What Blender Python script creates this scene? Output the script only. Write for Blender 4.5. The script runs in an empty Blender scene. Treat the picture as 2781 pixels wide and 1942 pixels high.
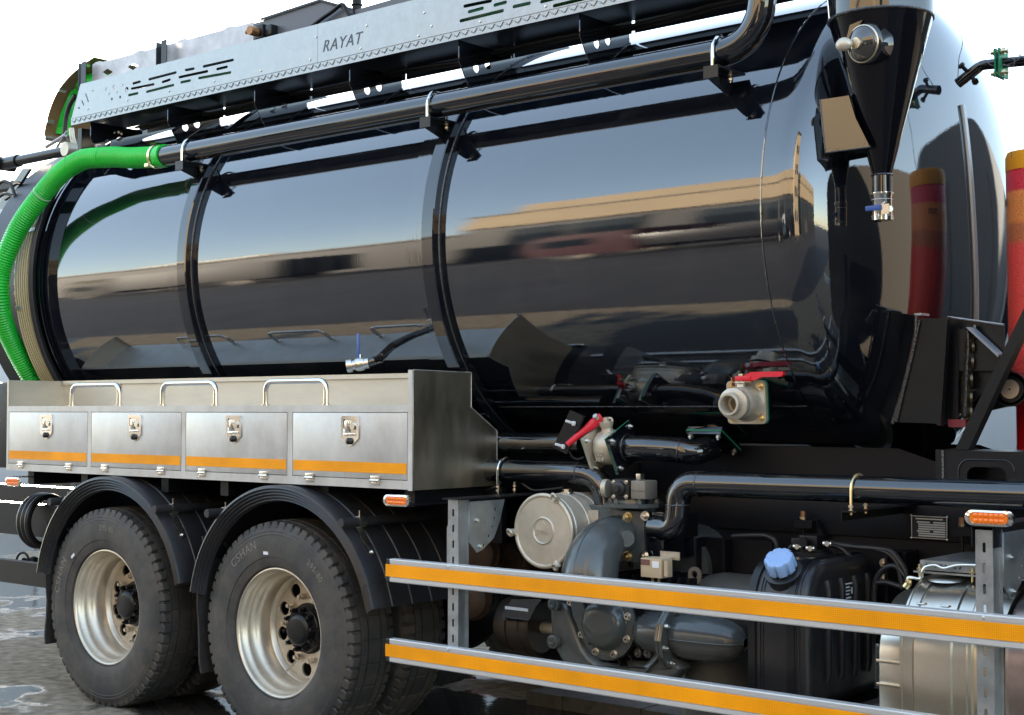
import bpy, bmesh, math, random
from mathutils import Vector, Matrix, noise
random.seed(4)
R = math.radians
PI = math.pi
SC = bpy.context.scene
COL = SC.collection

# ------------------------------------------------------------------ camera, light, exposure
CAM_F, CAM_CX, CAM_CY = 3957.0, 1390.5, 971.0
YAW, PITCH, EYE = R(40.3), R(2.07), 1.55
cam_data = bpy.data.cameras.new('camera')
cam = bpy.data.objects.new('camera', cam_data)
COL.objects.link(cam)
cam.location = (0, 0, EYE)
cam.rotation_euler = (R(90) + PITCH, 0, YAW)
cam_data.sensor_width = 36.0
cam_data.lens = 36.0 * CAM_F / 2781.0
cam_data.clip_start = 0.05
cam_data.clip_end = 2000
SC.camera = cam

SUN_DIR = Vector((-0.83, 0.52, 0.215)).normalized()      # towards the sun
world = bpy.data.worlds.new('World')
SC.world = world
world.use_nodes = True
wn = world.node_tree
wn.nodes.clear()
w_out = wn.nodes.new('ShaderNodeOutputWorld')
w_bg = wn.nodes.new('ShaderNodeBackground')
sky = wn.nodes.new('ShaderNodeTexSky')
sky.sky_type = 'NISHITA'
sky.sun_disc = False
sky.sun_elevation = math.asin(SUN_DIR.z)
sky.sun_rotation = math.atan2(SUN_DIR.x, SUN_DIR.y)
sky.air_density = 1.0
sky.dust_density = 0.35
sky.ozone_density = 1.7
w_gam = wn.nodes.new('ShaderNodeGamma')
w_gam.inputs[1].default_value = 0.63
wn.links.new(sky.outputs[0], w_gam.inputs[0])
wn.links.new(w_gam.outputs[0], w_bg.inputs[0])
wn.links.new(w_bg.outputs[0], w_out.inputs[0])
w_bg.inputs[1].default_value = 0.15

sun_data = bpy.data.lights.new('sun', 'SUN')
sun_data.energy = 3.4
sun_data.angle = R(0.53)
sun_data.color = (1.0, 0.86, 0.68)
sun = bpy.data.objects.new('sun', sun_data)
COL.objects.link(sun)
sun.rotation_euler = SUN_DIR.to_track_quat('Z', 'Y').to_euler()

SC.view_settings.view_transform = 'Standard'
SC.view_settings.look = 'None'
SC.view_settings.gamma = 1
SC.view_settings.use_curve_mapping = False
SC.view_settings.exposure = 3.2
SC.render.engine = 'CYCLES'
SC.cycles.max_bounces = 8

# ------------------------------------------------------------------ survey: a sight line of the photograph met with a known plane
_fw = Vector((-math.sin(YAW) * math.cos(PITCH), math.cos(YAW) * math.cos(PITCH), math.sin(PITCH)))
_rt = Vector((math.cos(YAW), math.sin(YAW), 0))
_up = _rt.cross(_fw)
_O = [(0, 0), (930, 0), (1851, 0), (0, 650), (930, 650), (1851, 650), (0, 1292), (930, 1292), (1851, 1292)]


def at(x, y, X=None, Y=None, Z=None):
    d = _fw * CAM_F + _rt * (x - CAM_CX) - _up * (y - CAM_CY)
    if X is not None:
        t = X / d.x
    elif Y is not None:
        t = Y / d.y
    else:
        t = (Z - EYE) / d.z
    return Vector((0, 0, EYE)) + d * t


def zt(n, x, y, **k):
    return at(_O[n - 1][0] + x / 2.467, _O[n - 1][1] + y / 2.467, **k)


# ------------------------------------------------------------------ materials
MATS = {}


def mat(name, base, rough=0.5, metal=0.0, spec=0.5, ior=1.5, coat=0.0, bump=0.0, bscale=40.0, var=0.0, vscale=6.0,
        rvar=0.0, dust=0.0, dustcol=(0.25, 0.22, 0.18), dscale=3.0, stretch=(1, 1, 1), bdist=0.002):
    if name in MATS:
        return MATS[name]
    m = bpy.data.materials.new(name)
    m.use_nodes = True
    nt = m.node_tree
    N = nt.nodes
    L = nt.links
    b = N['Principled BSDF']
    b.inputs['Base Color'].default_value = (*base, 1)
    b.inputs['Roughness'].default_value = rough
    b.inputs['Metallic'].default_value = metal
    b.inputs['IOR'].default_value = ior
    b.inputs['Specular IOR Level'].default_value = spec
    b.inputs['Coat Weight'].default_value = coat
    b.inputs['Coat Roughness'].default_value = 0.03
    tc = N.new('ShaderNodeTexCoord')
    mp = N.new('ShaderNodeMapping')
    mp.inputs['Scale'].default_value = stretch
    L.new(tc.outputs['Object'], mp.inputs['Vector'])
    vec = mp.outputs['Vector']
    col = None
    if var > 0:
        n1 = N.new('ShaderNodeTexNoise')
        n1.inputs['Scale'].default_value = vscale
        n1.inputs['Detail'].default_value = 6
        n1.inputs['Roughness'].default_value = 0.65
        L.new(vec, n1.inputs['Vector'])
        mr = N.new('ShaderNodeMapRange')
        mr.inputs[1].default_value = 0.3
        mr.inputs[2].default_value = 0.7
        mr.inputs[3].default_value = 1 - var
        mr.inputs[4].default_value = 1 + var
        L.new(n1.outputs['Fac'], mr.inputs[0])
        mu = N.new('ShaderNodeVectorMath')
        mu.operation = 'SCALE'
        mu.inputs[0].default_value = base
        L.new(mr.outputs[0], mu.inputs['Scale'])
        col = mu.outputs[0]
        if rvar > 0:
            mr2 = N.new('ShaderNodeMapRange')
            mr2.inputs[1].default_value = 0.3
            mr2.inputs[2].default_value = 0.7
            mr2.inputs[3].default_value = max(0.01, rough - rvar)
            mr2.inputs[4].default_value = rough + rvar
            L.new(n1.outputs['Fac'], mr2.inputs[0])
            L.new(mr2.outputs[0], b.inputs['Roughness'])
    if dust > 0:
        n2 = N.new('ShaderNodeTexNoise')
        n2.inputs['Scale'].default_value = dscale
        n2.inputs['Detail'].default_value = 10
        n2.inputs['Roughness'].default_value = 0.75
        L.new(tc.outputs['Object'], n2.inputs['Vector'])
        r2 = N.new('ShaderNodeMapRange')
        r2.inputs[1].default_value = 0.42
        r2.inputs[2].default_value = 0.72
        r2.inputs[3].default_value = 0
        r2.inputs[4].default_value = dust
        L.new(n2.outputs['Fac'], r2.inputs[0])
        mx = N.new('ShaderNodeMix')
        mx.data_type = 'RGBA'
        L.new(r2.outputs[0], mx.inputs[0])
        if col:
            L.new(col, mx.inputs[6])
        else:
            mx.inputs[6].default_value = (*base, 1)
        mx.inputs[7].default_value = (*dustcol, 1)
        col = mx.outputs[2]
    if col:
        L.new(col, b.inputs['Base Color'])
    if bump > 0:
        n3 = N.new('ShaderNodeTexNoise')
        n3.inputs['Scale'].default_value = bscale
        n3.inputs['Detail'].default_value = 4
        L.new(vec, n3.inputs['Vector'])
        bp = N.new('ShaderNodeBump')
        bp.inputs['Strength'].default_value = bump
        bp.inputs['Distance'].default_value = bdist
        L.new(n3.outputs['Fac'], bp.inputs['Height'])
        L.new(bp.outputs[0], b.inputs['Normal'])
    MATS[name] = m
    return m


GLOSS = mat('gloss_black_paint', (0.004, 0.005, 0.008), 0.03, ior=1.8, bump=0.10, bscale=90, bdist=0.0006,
            dust=0.012, dustcol=(0.4, 0.38, 0.34), dscale=14)
TANKP = None
PIPEP = mat('pipe_black_paint', (0.004, 0.005, 0.007), 0.07, ior=1.9, bump=0.15, bscale=30, bdist=0.001, dust=0.03, dscale=9)
SATIN = mat('satin_black_paint', (0.006, 0.007, 0.009), 0.30, ior=1.42, bump=0.2, bscale=20, bdist=0.001, dust=0.02, dscale=7)
CHAS = mat('chassis_black', (0.004, 0.004, 0.006), 0.45, bump=0.2, bscale=30, ior=1.35, dust=0.07, dustcol=(0.07, 0.052, 0.035), dscale=5)
RUBB = mat('tyre_rubber', (0.036, 0.035, 0.034), 0.62, bump=0.25, bscale=60, var=0.25, vscale=9, dust=0.6,
           dustcol=(0.13, 0.105, 0.075), dscale=5)
PLAS = mat('fender_plastic', (0.016, 0.016, 0.018), 0.42, bump=0.3, bscale=160, bdist=0.001, dust=0.12, dustcol=(0.12, 0.09, 0.06), dscale=8)
FLAP = mat('flap_rubber', (0.018, 0.016, 0.015), 0.8, bump=0.9, bscale=120, bdist=0.006, dust=0.3, dustcol=(0.09, 0.07, 0.05))
INOX = mat('stainless_sheet', (0.55, 0.55, 0.535), 0.40, 0.6, bump=0.5, bscale=3.2, bdist=0.010, var=0.13, vscale=7, rvar=0.09, stretch=(1, 1, 0.6), dust=0.20, dustcol=(0.26, 0.23, 0.18), dscale=9)
INOXD = mat('stainless_brushed', (0.66, 0.57, 0.44), 0.36, 1.0, bump=0.25, bscale=5, bdist=0.006, var=0.14, vscale=5, rvar=0.05, stretch=(1, 2.5, 0.6), dust=0.16, dustcol=(0.30, 0.26, 0.2), dscale=7)
INOXW = mat('stainless_tan_reflection', (0.60, 0.53, 0.42), 0.40, 0.55, bump=0.1, bscale=40, bdist=0.001, var=0.06, vscale=5, stretch=(1, 1, 4))  # warm tone puts the mirrored sunlit hall into the steel's colour
CHROME = mat('polished_steel', (0.80, 0.79, 0.76), 0.10, 1.0)
GALV = mat('galvanised_sheet', (0.35, 0.375, 0.39), 0.42, 0.85, bump=0.15, bscale=25, var=0.18, vscale=14, rvar=0.08)
GALVG = mat('galvanised_grey', (0.45, 0.44, 0.45), 0.5, 0.7, var=0.2, vscale=10)
ALU = mat('aluminium_extrusion', (0.56, 0.56, 0.55), 0.45, 0.45, bump=0.1, bscale=60, var=0.05, vscale=20, stretch=(0.2, 1, 8))
CAST = mat('cast_alloy', (0.56, 0.50, 0.40), 0.42, 0.45, bump=0.3, bscale=120, bdist=0.0015, var=0.12, vscale=18)
RIMP = mat('rim_paint', (0.66, 0.59, 0.48), 0.33, 0.6, bump=0.1, bscale=70, var=0.06, vscale=7, dust=0.3, dustcol=(0.26, 0.20, 0.13), dscale=9)
BLUG = mat('pump_blue_grey', (0.068, 0.076, 0.076), 0.20, ior=1.55, bump=0.5, bscale=60, bdist=0.0012, dust=0.14, dustcol=(0.18, 0.16, 0.13), dscale=6)
GREEN = mat('green_hose', (0.010, 0.55, 0.04), 0.34, bump=0.0, var=0.12, vscale=5, dust=0.14, dustcol=(0.14, 0.22, 0.10), dscale=11)
DGREEN = mat('dark_green_hose', (0.008, 0.10, 0.02), 0.4)
GREEN.node_tree.nodes['Principled BSDF'].inputs['Subsurface Weight'].default_value = 0.0
GASK = mat('green_gasket', (0.01, 0.20, 0.09), 0.5)
BRASS = mat('zinc_yellow', (0.75, 0.62, 0.36), 0.3, 1.0, var=0.1)
ZINC = mat('zinc_bolt', (0.70, 0.66, 0.58), 0.28, 1.0, var=0.1, vscale=60)
REDP = mat('red_paint', (0.62, 0.006, 0.012), 0.28, ior=1.5, bump=0.2, bscale=30, bdist=0.001)
REDH = mat('red_handle', (0.70, 0.015, 0.035), 0.35)
BLUEH = mat('blue_handle', (0.025, 0.08, 0.30), 0.35)
BLUEC = mat('blue_cap', (0.26, 0.40, 0.66), 0.45)
ORCAP = mat('orange_cap', (0.95, 0.38, 0.01), 0.5)
LABW = mat('label_white', (0.75, 0.75, 0.75), 0.5)
LABK = mat('label_black', (0.01, 0.01, 0.01), 0.4)
BAGE = mat('box_beige', (0.48, 0.36, 0.23), 0.5, var=0.1)
WELD = mat('weld_bead', (0.02, 0.02, 0.022), 0.22, ior=1.8, bump=1.0, bscale=120, bdist=0.004)
AMBER = mat('amber_lens', (0.95, 0.20, 0.01), 0.12, coat=0.6)
STENC = mat('stencil_dark', (0.05, 0.07, 0.10), 0.5)
YTUBE = mat('cream_tube', (0.50, 0.42, 0.24), 0.35)
BLAK = mat('black_hose', (0.012, 0.012, 0.013), 0.45, bump=0.2, bscale=80)
CONCB = mat('kerb_concrete', (0.10, 0.09, 0.08), 0.75, bump=0.8, bscale=60, var=0.3, vscale=20, bdist=0.004)
EDGE = mat('hinge_steel', (0.78, 0.74, 0.66), 0.2, 1.0)


def make_tank_paint():
    m = bpy.data.materials.new('tank_gloss_paint')
    m.use_nodes = True
    nt = m.node_tree; N = nt.nodes; L = nt.links
    b = N['Principled BSDF']
    b.inputs['Base Color'].default_value = (0.004, 0.005, 0.008, 1)
    b.inputs['Roughness'].default_value = 0.02
    b.inputs['IOR'].default_value = 2.25
    tc = N.new('ShaderNodeTexCoord')
    mp = N.new('ShaderNodeMapping')
    mp.inputs['Scale'].default_value = (1.0, 1.0, 1.0)
    L.new(tc.outputs['Object'], mp.inputs['Vector'])
    # rolling waviness of the shell plates, long along the tank
    mp2 = N.new('ShaderNodeMapping')
    mp2.inputs['Scale'].default_value = (0.45, 1.6, 1.6)
    L.new(tc.outputs['Object'], mp2.inputs['Vector'])
    n1 = N.new('ShaderNodeTexNoise'); n1.inputs['Scale'].default_value = 1.9; n1.inputs['Detail'].default_value = 2
    L.new(mp2.outputs[0], n1.inputs['Vector'])
    n2 = N.new('ShaderNodeTexNoise'); n2.inputs['Scale'].default_value = 150; n2.inputs['Detail'].default_value = 3
    L.new(mp.outputs[0], n2.inputs['Vector'])
    b1 = N.new('ShaderNodeBump'); b1.inputs['Strength'].default_value = 0.35; b1.inputs['Distance'].default_value = 0.004
    L.new(n1.outputs['Fac'], b1.inputs['Height'])
    b2 = N.new('ShaderNodeBump'); b2.inputs['Strength'].default_value = 0.10; b2.inputs['Distance'].default_value = 0.0006
    L.new(n2.outputs['Fac'], b2.inputs['Height'])
    L.new(b1.outputs[0], b2.inputs['Normal'])
    L.new(b2.outputs[0], b.inputs['Normal'])
    # faint film of dust and a few smudges
    n3 = N.new('ShaderNodeTexNoise'); n3.inputs['Scale'].default_value = 5; n3.inputs['Detail'].default_value = 9
    n3.inputs['Roughness'].default_value = 0.7
    L.new(mp.outputs[0], n3.inputs['Vector'])
    r3 = N.new('ShaderNodeMapRange')
    r3.inputs[1].default_value = 0.5; r3.inputs[2].default_value = 0.85; r3.inputs[3].default_value = 0.0; r3.inputs[4].default_value = 0.045
    L.new(n3.outputs['Fac'], r3.inputs[0])
    v = N.new('ShaderNodeTexVoronoi'); v.inputs['Scale'].default_value = 55
    L.new(mp.outputs[0], v.inputs['Vector'])
    rv = N.new('ShaderNodeMapRange')
    rv.inputs[1].default_value = 0.05; rv.inputs[2].default_value = 0.02; rv.inputs[3].default_value = 0.0; rv.inputs[4].default_value = 0.25
    L.new(v.outputs['Distance'], rv.inputs[0])
    n4 = N.new('ShaderNodeTexNoise'); n4.inputs['Scale'].default_value = 3.0
    L.new(mp.outputs[0], n4.inputs['Vector'])
    r4 = N.new('ShaderNodeMapRange'); r4.inputs[1].default_value = 0.52; r4.inputs[2].default_value = 0.7
    L.new(n4.outputs['Fac'], r4.inputs[0])
    mu = N.new('ShaderNodeMath'); mu.operation = 'MULTIPLY'
    L.new(rv.outputs[0], mu.inputs[0]); L.new(r4.outputs[0], mu.inputs[1])
    ad = N.new('ShaderNodeMath'); ad.operation = 'ADD'
    L.new(r3.outputs[0], ad.inputs[0]); L.new(mu.outputs[0], ad.inputs[1])
    mx = N.new('ShaderNodeMix'); mx.data_type = 'RGBA'
    L.new(ad.outputs[0], mx.inputs[0])
    mx.inputs[6].default_value = (0.004, 0.005, 0.008, 1)
    mx.inputs[7].default_value = (0.42, 0.40, 0.36, 1)
    L.new(mx.outputs[2], b.inputs['Base Color'])
    ra = N.new('ShaderNodeMath'); ra.operation = 'MULTIPLY_ADD'
    L.new(r3.outputs[0], ra.inputs[0]); ra.inputs[1].default_value = 1.2; ra.inputs[2].default_value = 0.018
    L.new(ra.outputs[0], b.inputs['Roughness'])
    return m


TANKP = make_tank_paint()


def make_tape():
    m = bpy.data.materials.new('orange_reflective_tape')
    m.use_nodes = True
    nt = m.node_tree; N = nt.nodes; L = nt.links
    b = N['Principled BSDF']
    b.inputs['Roughness'].default_value = 0.5
    b.inputs['Specular IOR Level'].default_value = 0.25
    tc = N.new('ShaderNodeTexCoord')
    mp = N.new('ShaderNodeMapping')
    mp.inputs['Rotation'].default_value = (0, R(45), 0)
    L.new(tc.outputs['Object'], mp.inputs['Vector'])
    c = N.new('ShaderNodeTexChecker'); c.inputs['Scale'].default_value = 210
    c.inputs['Color1'].default_value = (1.0, 0.38, 0.0, 1); c.inputs['Color2'].default_value = (0.86, 0.30, 0.0, 1)
    L.new(mp.outputs[0], c.inputs['Vector'])
    n = N.new('ShaderNodeTexNoise'); n.inputs['Scale'].default_value = 4; n.inputs['Detail'].default_value = 5
    L.new(tc.outputs['Object'], n.inputs['Vector'])
    mr = N.new('ShaderNodeMapRange'); mr.inputs[1].default_value = 0.35; mr.inputs[2].default_value = 0.7
    mr.inputs[3].default_value = 0.86; mr.inputs[4].default_value = 1.12
    L.new(n.outputs['Fac'], mr.inputs[0])
    s = N.new('ShaderNodeVectorMath'); s.operation = 'SCALE'
    L.new(c.outputs['Color'], s.inputs[0]); L.new(mr.outputs[0], s.inputs['Scale'])
    L.new(s.outputs[0], b.inputs['Base Color'])
    return m


TAPE = make_tape()


def make_ground():
    m = bpy.data.materials.new('wet_concrete')
    m.use_nodes = True
    nt = m.node_tree; N = nt.nodes; L = nt.links
    b = N['Principled BSDF']
    tc = N.new('ShaderNodeTexCoord')
    # puddle mask
    n = N.new('ShaderNodeTexNoise'); n.inputs['Scale'].default_value = 0.55; n.inputs['Detail'].default_value = 7
    n.inputs['Roughness'].default_value = 0.55
    L.new(tc.outputs['Object'], n.inputs['Vector'])
    # standing water lies thickest below and behind the lorry
    sp = N.new('ShaderNodeSeparateXYZ'); L.new(tc.outputs['Object'], sp.inputs[0])
    g = N.new('ShaderNodeMapRange'); g.inputs[1].default_value = 1.5; g.inputs[2].default_value = 4.6
    g.inputs[3].default_value = -0.16; g.inputs[4].default_value = 0.055
    L.new(sp.outputs['Y'], g.inputs[0])
    ad = N.new('ShaderNodeMath'); ad.operation = 'ADD'
    L.new(n.outputs['Fac'], ad.inputs[0]); L.new(g.outputs[0], ad.inputs[1])
    # a dry rise in the slab beside the rear wheels
    rel = N.new('ShaderNodeVectorMath'); rel.operation = 'DISTANCE'
    L.new(tc.outputs['Object'], rel.inputs[0]); rel.inputs[1].default_value = tuple(at(110, 1790, Z=0))
    dr = N.new('ShaderNodeMapRange'); dr.inputs[1].default_value = 0.3; dr.inputs[2].default_value = 1.15
    dr.inputs[3].default_value = -0.28; dr.inputs[4].default_value = 0.0
    L.new(rel.outputs['Value'], dr.inputs[0])
    ad2 = N.new('ShaderNodeMath'); ad2.operation = 'ADD'
    L.new(ad.outputs[0], ad2.inputs[0]); L.new(dr.outputs[0], ad2.inputs[1]); ad = ad2
    pm = N.new('ShaderNodeMapRange'); pm.inputs[1].default_value = 0.49; pm.inputs[2].default_value = 0.525
    L.new(ad.outputs[0], pm.inputs[0])
    n2 = N.new('ShaderNodeTexNoise'); n2.inputs['Scale'].default_value = 14; n2.inputs['Detail'].default_value = 9
    L.new(tc.outputs['Object'], n2.inputs['Vector'])
    cr = N.new('ShaderNodeValToRGB')
    cr.color_ramp.elements[0].position = 0.3; cr.color_ramp.elements[0].color = (0.14, 0.112, 0.082, 1)
    cr.color_ramp.elements[1].position = 0.7; cr.color_ramp.elements[1].color = (0.32, 0.262, 0.19, 1)
    L.new(n2.outputs['Fac'], cr.inputs[0])
    mx = N.new('ShaderNodeMix'); mx.data_type = 'RGBA'
    L.new(pm.outputs[0], mx.inputs[0]); L.new(cr.outputs[0], mx.inputs[6])
    mx.inputs[7].default_value = (0.035, 0.032, 0.028, 1)
    L.new(mx.outputs[2], b.inputs['Base Color'])
    rr = N.new('ShaderNodeMapRange'); rr.inputs[3].default_value = 0.85; rr.inputs[4].default_value = 0.02
    L.new(pm.outputs[0], rr.inputs[0]); L.new(rr.outputs[0], b.inputs['Roughness'])
    b.inputs['IOR'].default_value = 1.33
    sl = N.new('ShaderNodeMapRange'); sl.inputs[3].default_value = 0.03; sl.inputs[4].default_value = 0.5
    L.new(pm.outputs[0], sl.inputs[0]); L.new(sl.outputs[0], b.inputs['Specular IOR Level'])
    # ripples in water, grit on the dry part
    n3 = N.new('ShaderNodeTexNoise'); n3.inputs['Scale'].default_value = 13; n3.inputs['Detail'].default_value = 4
    L.new(tc.outputs['Object'], n3.inputs['Vector'])
    bp = N.new('ShaderNodeBump'); bp.inputs['Strength'].default_value = 0.2; bp.inputs['Distance'].default_value = 0.007
    L.new(n3.outputs['Fac'], bp.inputs['Height'])
    n5 = N.new('ShaderNodeTexNoise'); n5.inputs['Scale'].default_value = 120; n5.inputs['Detail'].default_value = 5
    L.new(tc.outputs['Object'], n5.inputs['Vector'])
    bp2 = N.new('ShaderNodeBump'); bp2.inputs['Distance'].default_value = 0.004
    inv = N.new('ShaderNodeMapRange'); inv.inputs[3].default_value = 0.3; inv.inputs[4].default_value = 0.0
    L.new(pm.outputs[0], inv.inputs[0]); L.new(inv.outputs[0], bp2.inputs['Strength'])
    L.new(n5.outputs['Fac'], bp2.inputs['Height']); L.new(bp.outputs[0], bp2.inputs['Normal'])
    L.new(bp2.outputs[0], b.inputs['Normal'])
    return m


def make_mesh_red():
    m = bpy.data.materials.new('red_net_sleeve')
    m.use_nodes = True
    nt = m.node_tree; N = nt.nodes; L = nt.links
    b = N['Principled BSDF']; b.inputs['Roughness'].default_value = 0.4
    tc = N.new('ShaderNodeTexCoord')
    sp = N.new('ShaderNodeSeparateXYZ'); L.new(tc.outputs['Object'], sp.inputs[0])
    # printed colour bands of the sleeve, by height
    cr = N.new('ShaderNodeValToRGB'); cr.color_ramp.interpolation = 'LINEAR'
    mr = N.new('ShaderNodeMapRange'); mr.inputs[1].default_value = 1.3; mr.inputs[2].default_value = 2.7
    L.new(sp.outputs['Z'], mr.inputs[0]); L.new(mr.outputs[0], cr.inputs[0])
    e = cr.color_ramp.elements
    red = (0.95, 0.09, 0.07, 1); org = (0.92, 0.28, 0.06, 1); grn = (0.60, 0.17, 0.06, 1); crm = (0.80, 0.03, 0.05, 1)
    fz = lambda y: (at(2765, y, Y=5.66).z - 1.3) / 1.4
    stops = [(0.0, red), (fz(668), red), (fz(650), grn), (fz(612), grn), (fz(600), org), (fz(522), org), (fz(515), crm), (1, crm)]
    e[0].position = stops[0][0]; e[0].color = stops[0][1]
    e[1].position = stops[-1][0]; e[1].color = stops[-1][1]
    for p, c in stops[1:-1]:
        k = e.new(p); k.color = c
    w = N.new('ShaderNodeTexVoronoi'); w.inputs['Scale'].default_value = 140
    L.new(tc.outputs['Object'], w.inputs['Vector'])
    s = N.new('ShaderNodeMapRange'); s.inputs[1].default_value = 0.1; s.inputs[2].default_value = 0.6
    s.inputs[3].default_value = 1.08; s.inputs[4].default_value = 0.88
    L.new(w.outputs['Distance'], s.inputs[0])
    v = N.new('ShaderNodeVectorMath'); v.operation = 'SCALE'
    L.new(cr.outputs[0], v.inputs[0]); L.new(s.outputs[0], v.inputs['Scale']); L.new(v.outputs[0], b.inputs['Base Color'])
    bp = N.new('ShaderNodeBump'); bp.inputs['Strength'].default_value = 0.6; bp.inputs['Distance'].default_value = 0.003
    L.new(w.outputs['Distance'], bp.inputs['Height']); L.new(bp.outputs[0], b.inputs['Normal'])
    return m


NET = make_mesh_red()

# ------------------------------------------------------------------ geometry helpers
WLOC = {}


def place(o, parent, loc=(0, 0, 0)):
    COL.objects.link(o)
    loc = Vector(loc)
    WLOC[o.name] = loc
    if parent is not None:
        o.parent = parent
        o.location = loc - WLOC[parent.name]
    else:
        o.location = loc
    return o


def root(name, label, cat, loc, group=None):
    o = bpy.data.objects.new(name, None)
    o.empty_display_size = 0.3
    place(o, None, loc)
    if label:
        o['label'] = label
    if cat:
        o['category'] = cat
    if group:
        o['group'] = group
    return o


def hub_empty(name, parent, loc, label=None):
    o = bpy.data.objects.new(name, None)
    o.empty_display_size = 0.1
    place(o, parent, loc)
    if label:
        o['label'] = label
    return o


def basis(d):
    d = Vector(d).normalized()
    a = Vector((0, 0, 1)) if abs(d.z) < 0.9 else Vector((1, 0, 0))
    u = d.cross(a).normalized()
    v = d.cross(u).normalized()
    return d, u, v


class MB:
    def __init__(self):
        self.bm = bmesh.new()

    def hexa(self, p):
        v = [self.bm.verts.new(q) for q in p]
        for f in ((0, 3, 2, 1), (4, 5, 6, 7), (0, 1, 5, 4), (1, 2, 6, 5), (2, 3, 7, 6), (3, 0, 4, 7)):
            self.bm.faces.new([v[i] for i in f])
        return self

    def box(self, x0, x1, y0, y1, z0, z1, bev=0.0):
        n = len(self.bm.faces)
        x0, x1 = min(x0, x1), max(x0, x1); y0, y1 = min(y0, y1), max(y0, y1); z0, z1 = min(z0, z1), max(z0, z1)
        t = self.bm if not bev else bmesh.new()
        v = [t.verts.new(q) for q in ((x0, y0, z0), (x1, y0, z0), (x1, y1, z0), (x0, y1, z0),
                                      (x0, y0, z1), (x1, y0, z1), (x1, y1, z1), (x0, y1, z1))]
        for f in ((0, 3, 2, 1), (4, 5, 6, 7), (0, 1, 5, 4), (1, 2, 6, 5), (2, 3, 7, 6), (3, 0, 4, 7)):
            t.faces.new([v[i] for i in f])
        if bev:
            bmesh.ops.bevel(t, geom=t.edges[:], offset=bev, segments=2, profile=0.6, affect='EDGES')
            self.merge(t)
        return self

    def merge(self, t):
        me = bpy.data.meshes.new('tmp'); t.to_mesh(me); t.free()
        self.bm.from_mesh(me); bpy.data.meshes.remove(me)

    def rings(self, rs, closed=True, cap0=True, cap1=True, loop=False):
        prev = None; first = None
        for r in rs:
            vs = [self.bm.verts.new(p) for p in r]
            if prev:
                n = len(vs)
                for i in range(n if closed else n - 1):
                    self.bm.faces.new((prev[i], prev[(i + 1) % n], vs[(i + 1) % n], vs[i]))
            else:
                first = vs
            prev = vs
        if loop:
            n = len(prev)
            for i in range(n):
                self.bm.faces.new((prev[i], prev[(i + 1) % n], first[(i + 1) % n], first[i]))
        else:
            if closed and cap0:
                self.bm.faces.new(list(reversed(first)))
            if closed and cap1:
                self.bm.faces.new(prev)
        return self

    def cyl(self, p0, p1, r, r2=None, seg=24, cap=True):
        p0 = Vector(p0); p1 = Vector(p1)
        d, u, v = basis(p1 - p0)
        r2 = r if r2 is None else r2
        ring = lambda c, q: [c + (u * math.cos(2 * PI * i / seg) + v * math.sin(2 * PI * i / seg)) * q for i in range(seg)]
        return self.rings([ring(p0, r), ring(p1, r2)], cap0=cap, cap1=cap)

    def lathe(self, prof, o, d, seg=48, a0=0, a1=2 * PI, caps=False, mod=None):
        """prof = [(along, radius)] round the axis d through o"""
        o = Vector(o); d, u, v = basis(d)
        full = abs(a1 - a0 - 2 * PI) < 1e-6
        n = seg if full else seg + 1
        rs = []
        for k, (h, r) in enumerate(prof):
            ring = []
            for i in range(n):
                a = a0 + (a1 - a0) * i / seg
                q = r if mod is None else mod(k, i, r)
                ring.append(o + d * h + (u * math.cos(a) + v * math.sin(a)) * max(q, 1e-5))
            rs.append(ring)
        return self.rings(rs, closed=full, cap0=caps, cap1=caps)

    def tube(self, pts, r, seg=16, cap=True, rf=None):
        pts = [Vector(p) for p in pts]
        n = len(pts)
        t = [(pts[min(i + 1, n - 1)] - pts[max(i - 1, 0)]).normalized() for i in range(n)]
        _, u, v = basis(t[0])
        rs = []
        for i in range(n):
            if i:
                ax = t[i - 1].cross(t[i])
                if ax.length > 1e-7:
                    q = Matrix.Rotation(t[i - 1].angle(t[i]), 3, ax.normalized())
                    u = q @ u
                u = (u - t[i] * u.dot(t[i])).normalized()
            v = t[i].cross(u)
            rr = r if rf is None else rf(i)
            rs.append([pts[i] + (u * math.cos(2 * PI * k / seg) + v * math.sin(2 * PI * k / seg)) * rr for k in range(seg)])
        return self.rings(rs, cap0=cap, cap1=cap)

    def prism(self, poly, vec):
        vec = Vector(vec)
        a = [Vector(p) for p in poly]
        n = Vector((0, 0, 0))
        for i in range(len(a)):
            n += a[i].cross(a[(i + 1) % len(a)])
        if n.dot(vec) < 0:
            a.reverse()
        return self.rings([a, [p + vec for p in a]])

    def sphere(self, c, r, su=20, sv=12, s=(1, 1, 1)):
        c = Vector(c)
        rs = []
        for j in range(sv + 1):
            th = PI * j / sv
            q = max(math.sin(th), 1e-4)
            rs.append([c + Vector((math.cos(2 * PI * i / su) * q * r * s[0], math.sin(2 * PI * i / su) * q * r * s[1], -math.cos(th) * r * s[2])) for i in range(su)])
        return self.rings(rs, cap0=False, cap1=False)

    def torus(self, c, d, Rr, r, seg=36, sub=10, a0=0.0, a1=2 * PI):
        c = Vector(c); d, u, v = basis(d)
        full = abs(a1 - a0 - 2 * PI) < 1e-6
        rs = []
        for i in range(seg + (0 if full else 1)):
            a = a0 + (a1 - a0) * i / seg
            e = u * math.cos(a) + v * math.sin(a)
            rs.append([c + e * (Rr + r * math.cos(2 * PI * k / sub)) + d * r * math.sin(2 * PI * k / sub) for k in range(sub)])
        return self.rings(rs, loop=full)

    def hexnut(self, c, d, r, h):
        return self.cyl(Vector(c), Vector(c) + Vector(d).normalized() * h, r, seg=6)

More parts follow.
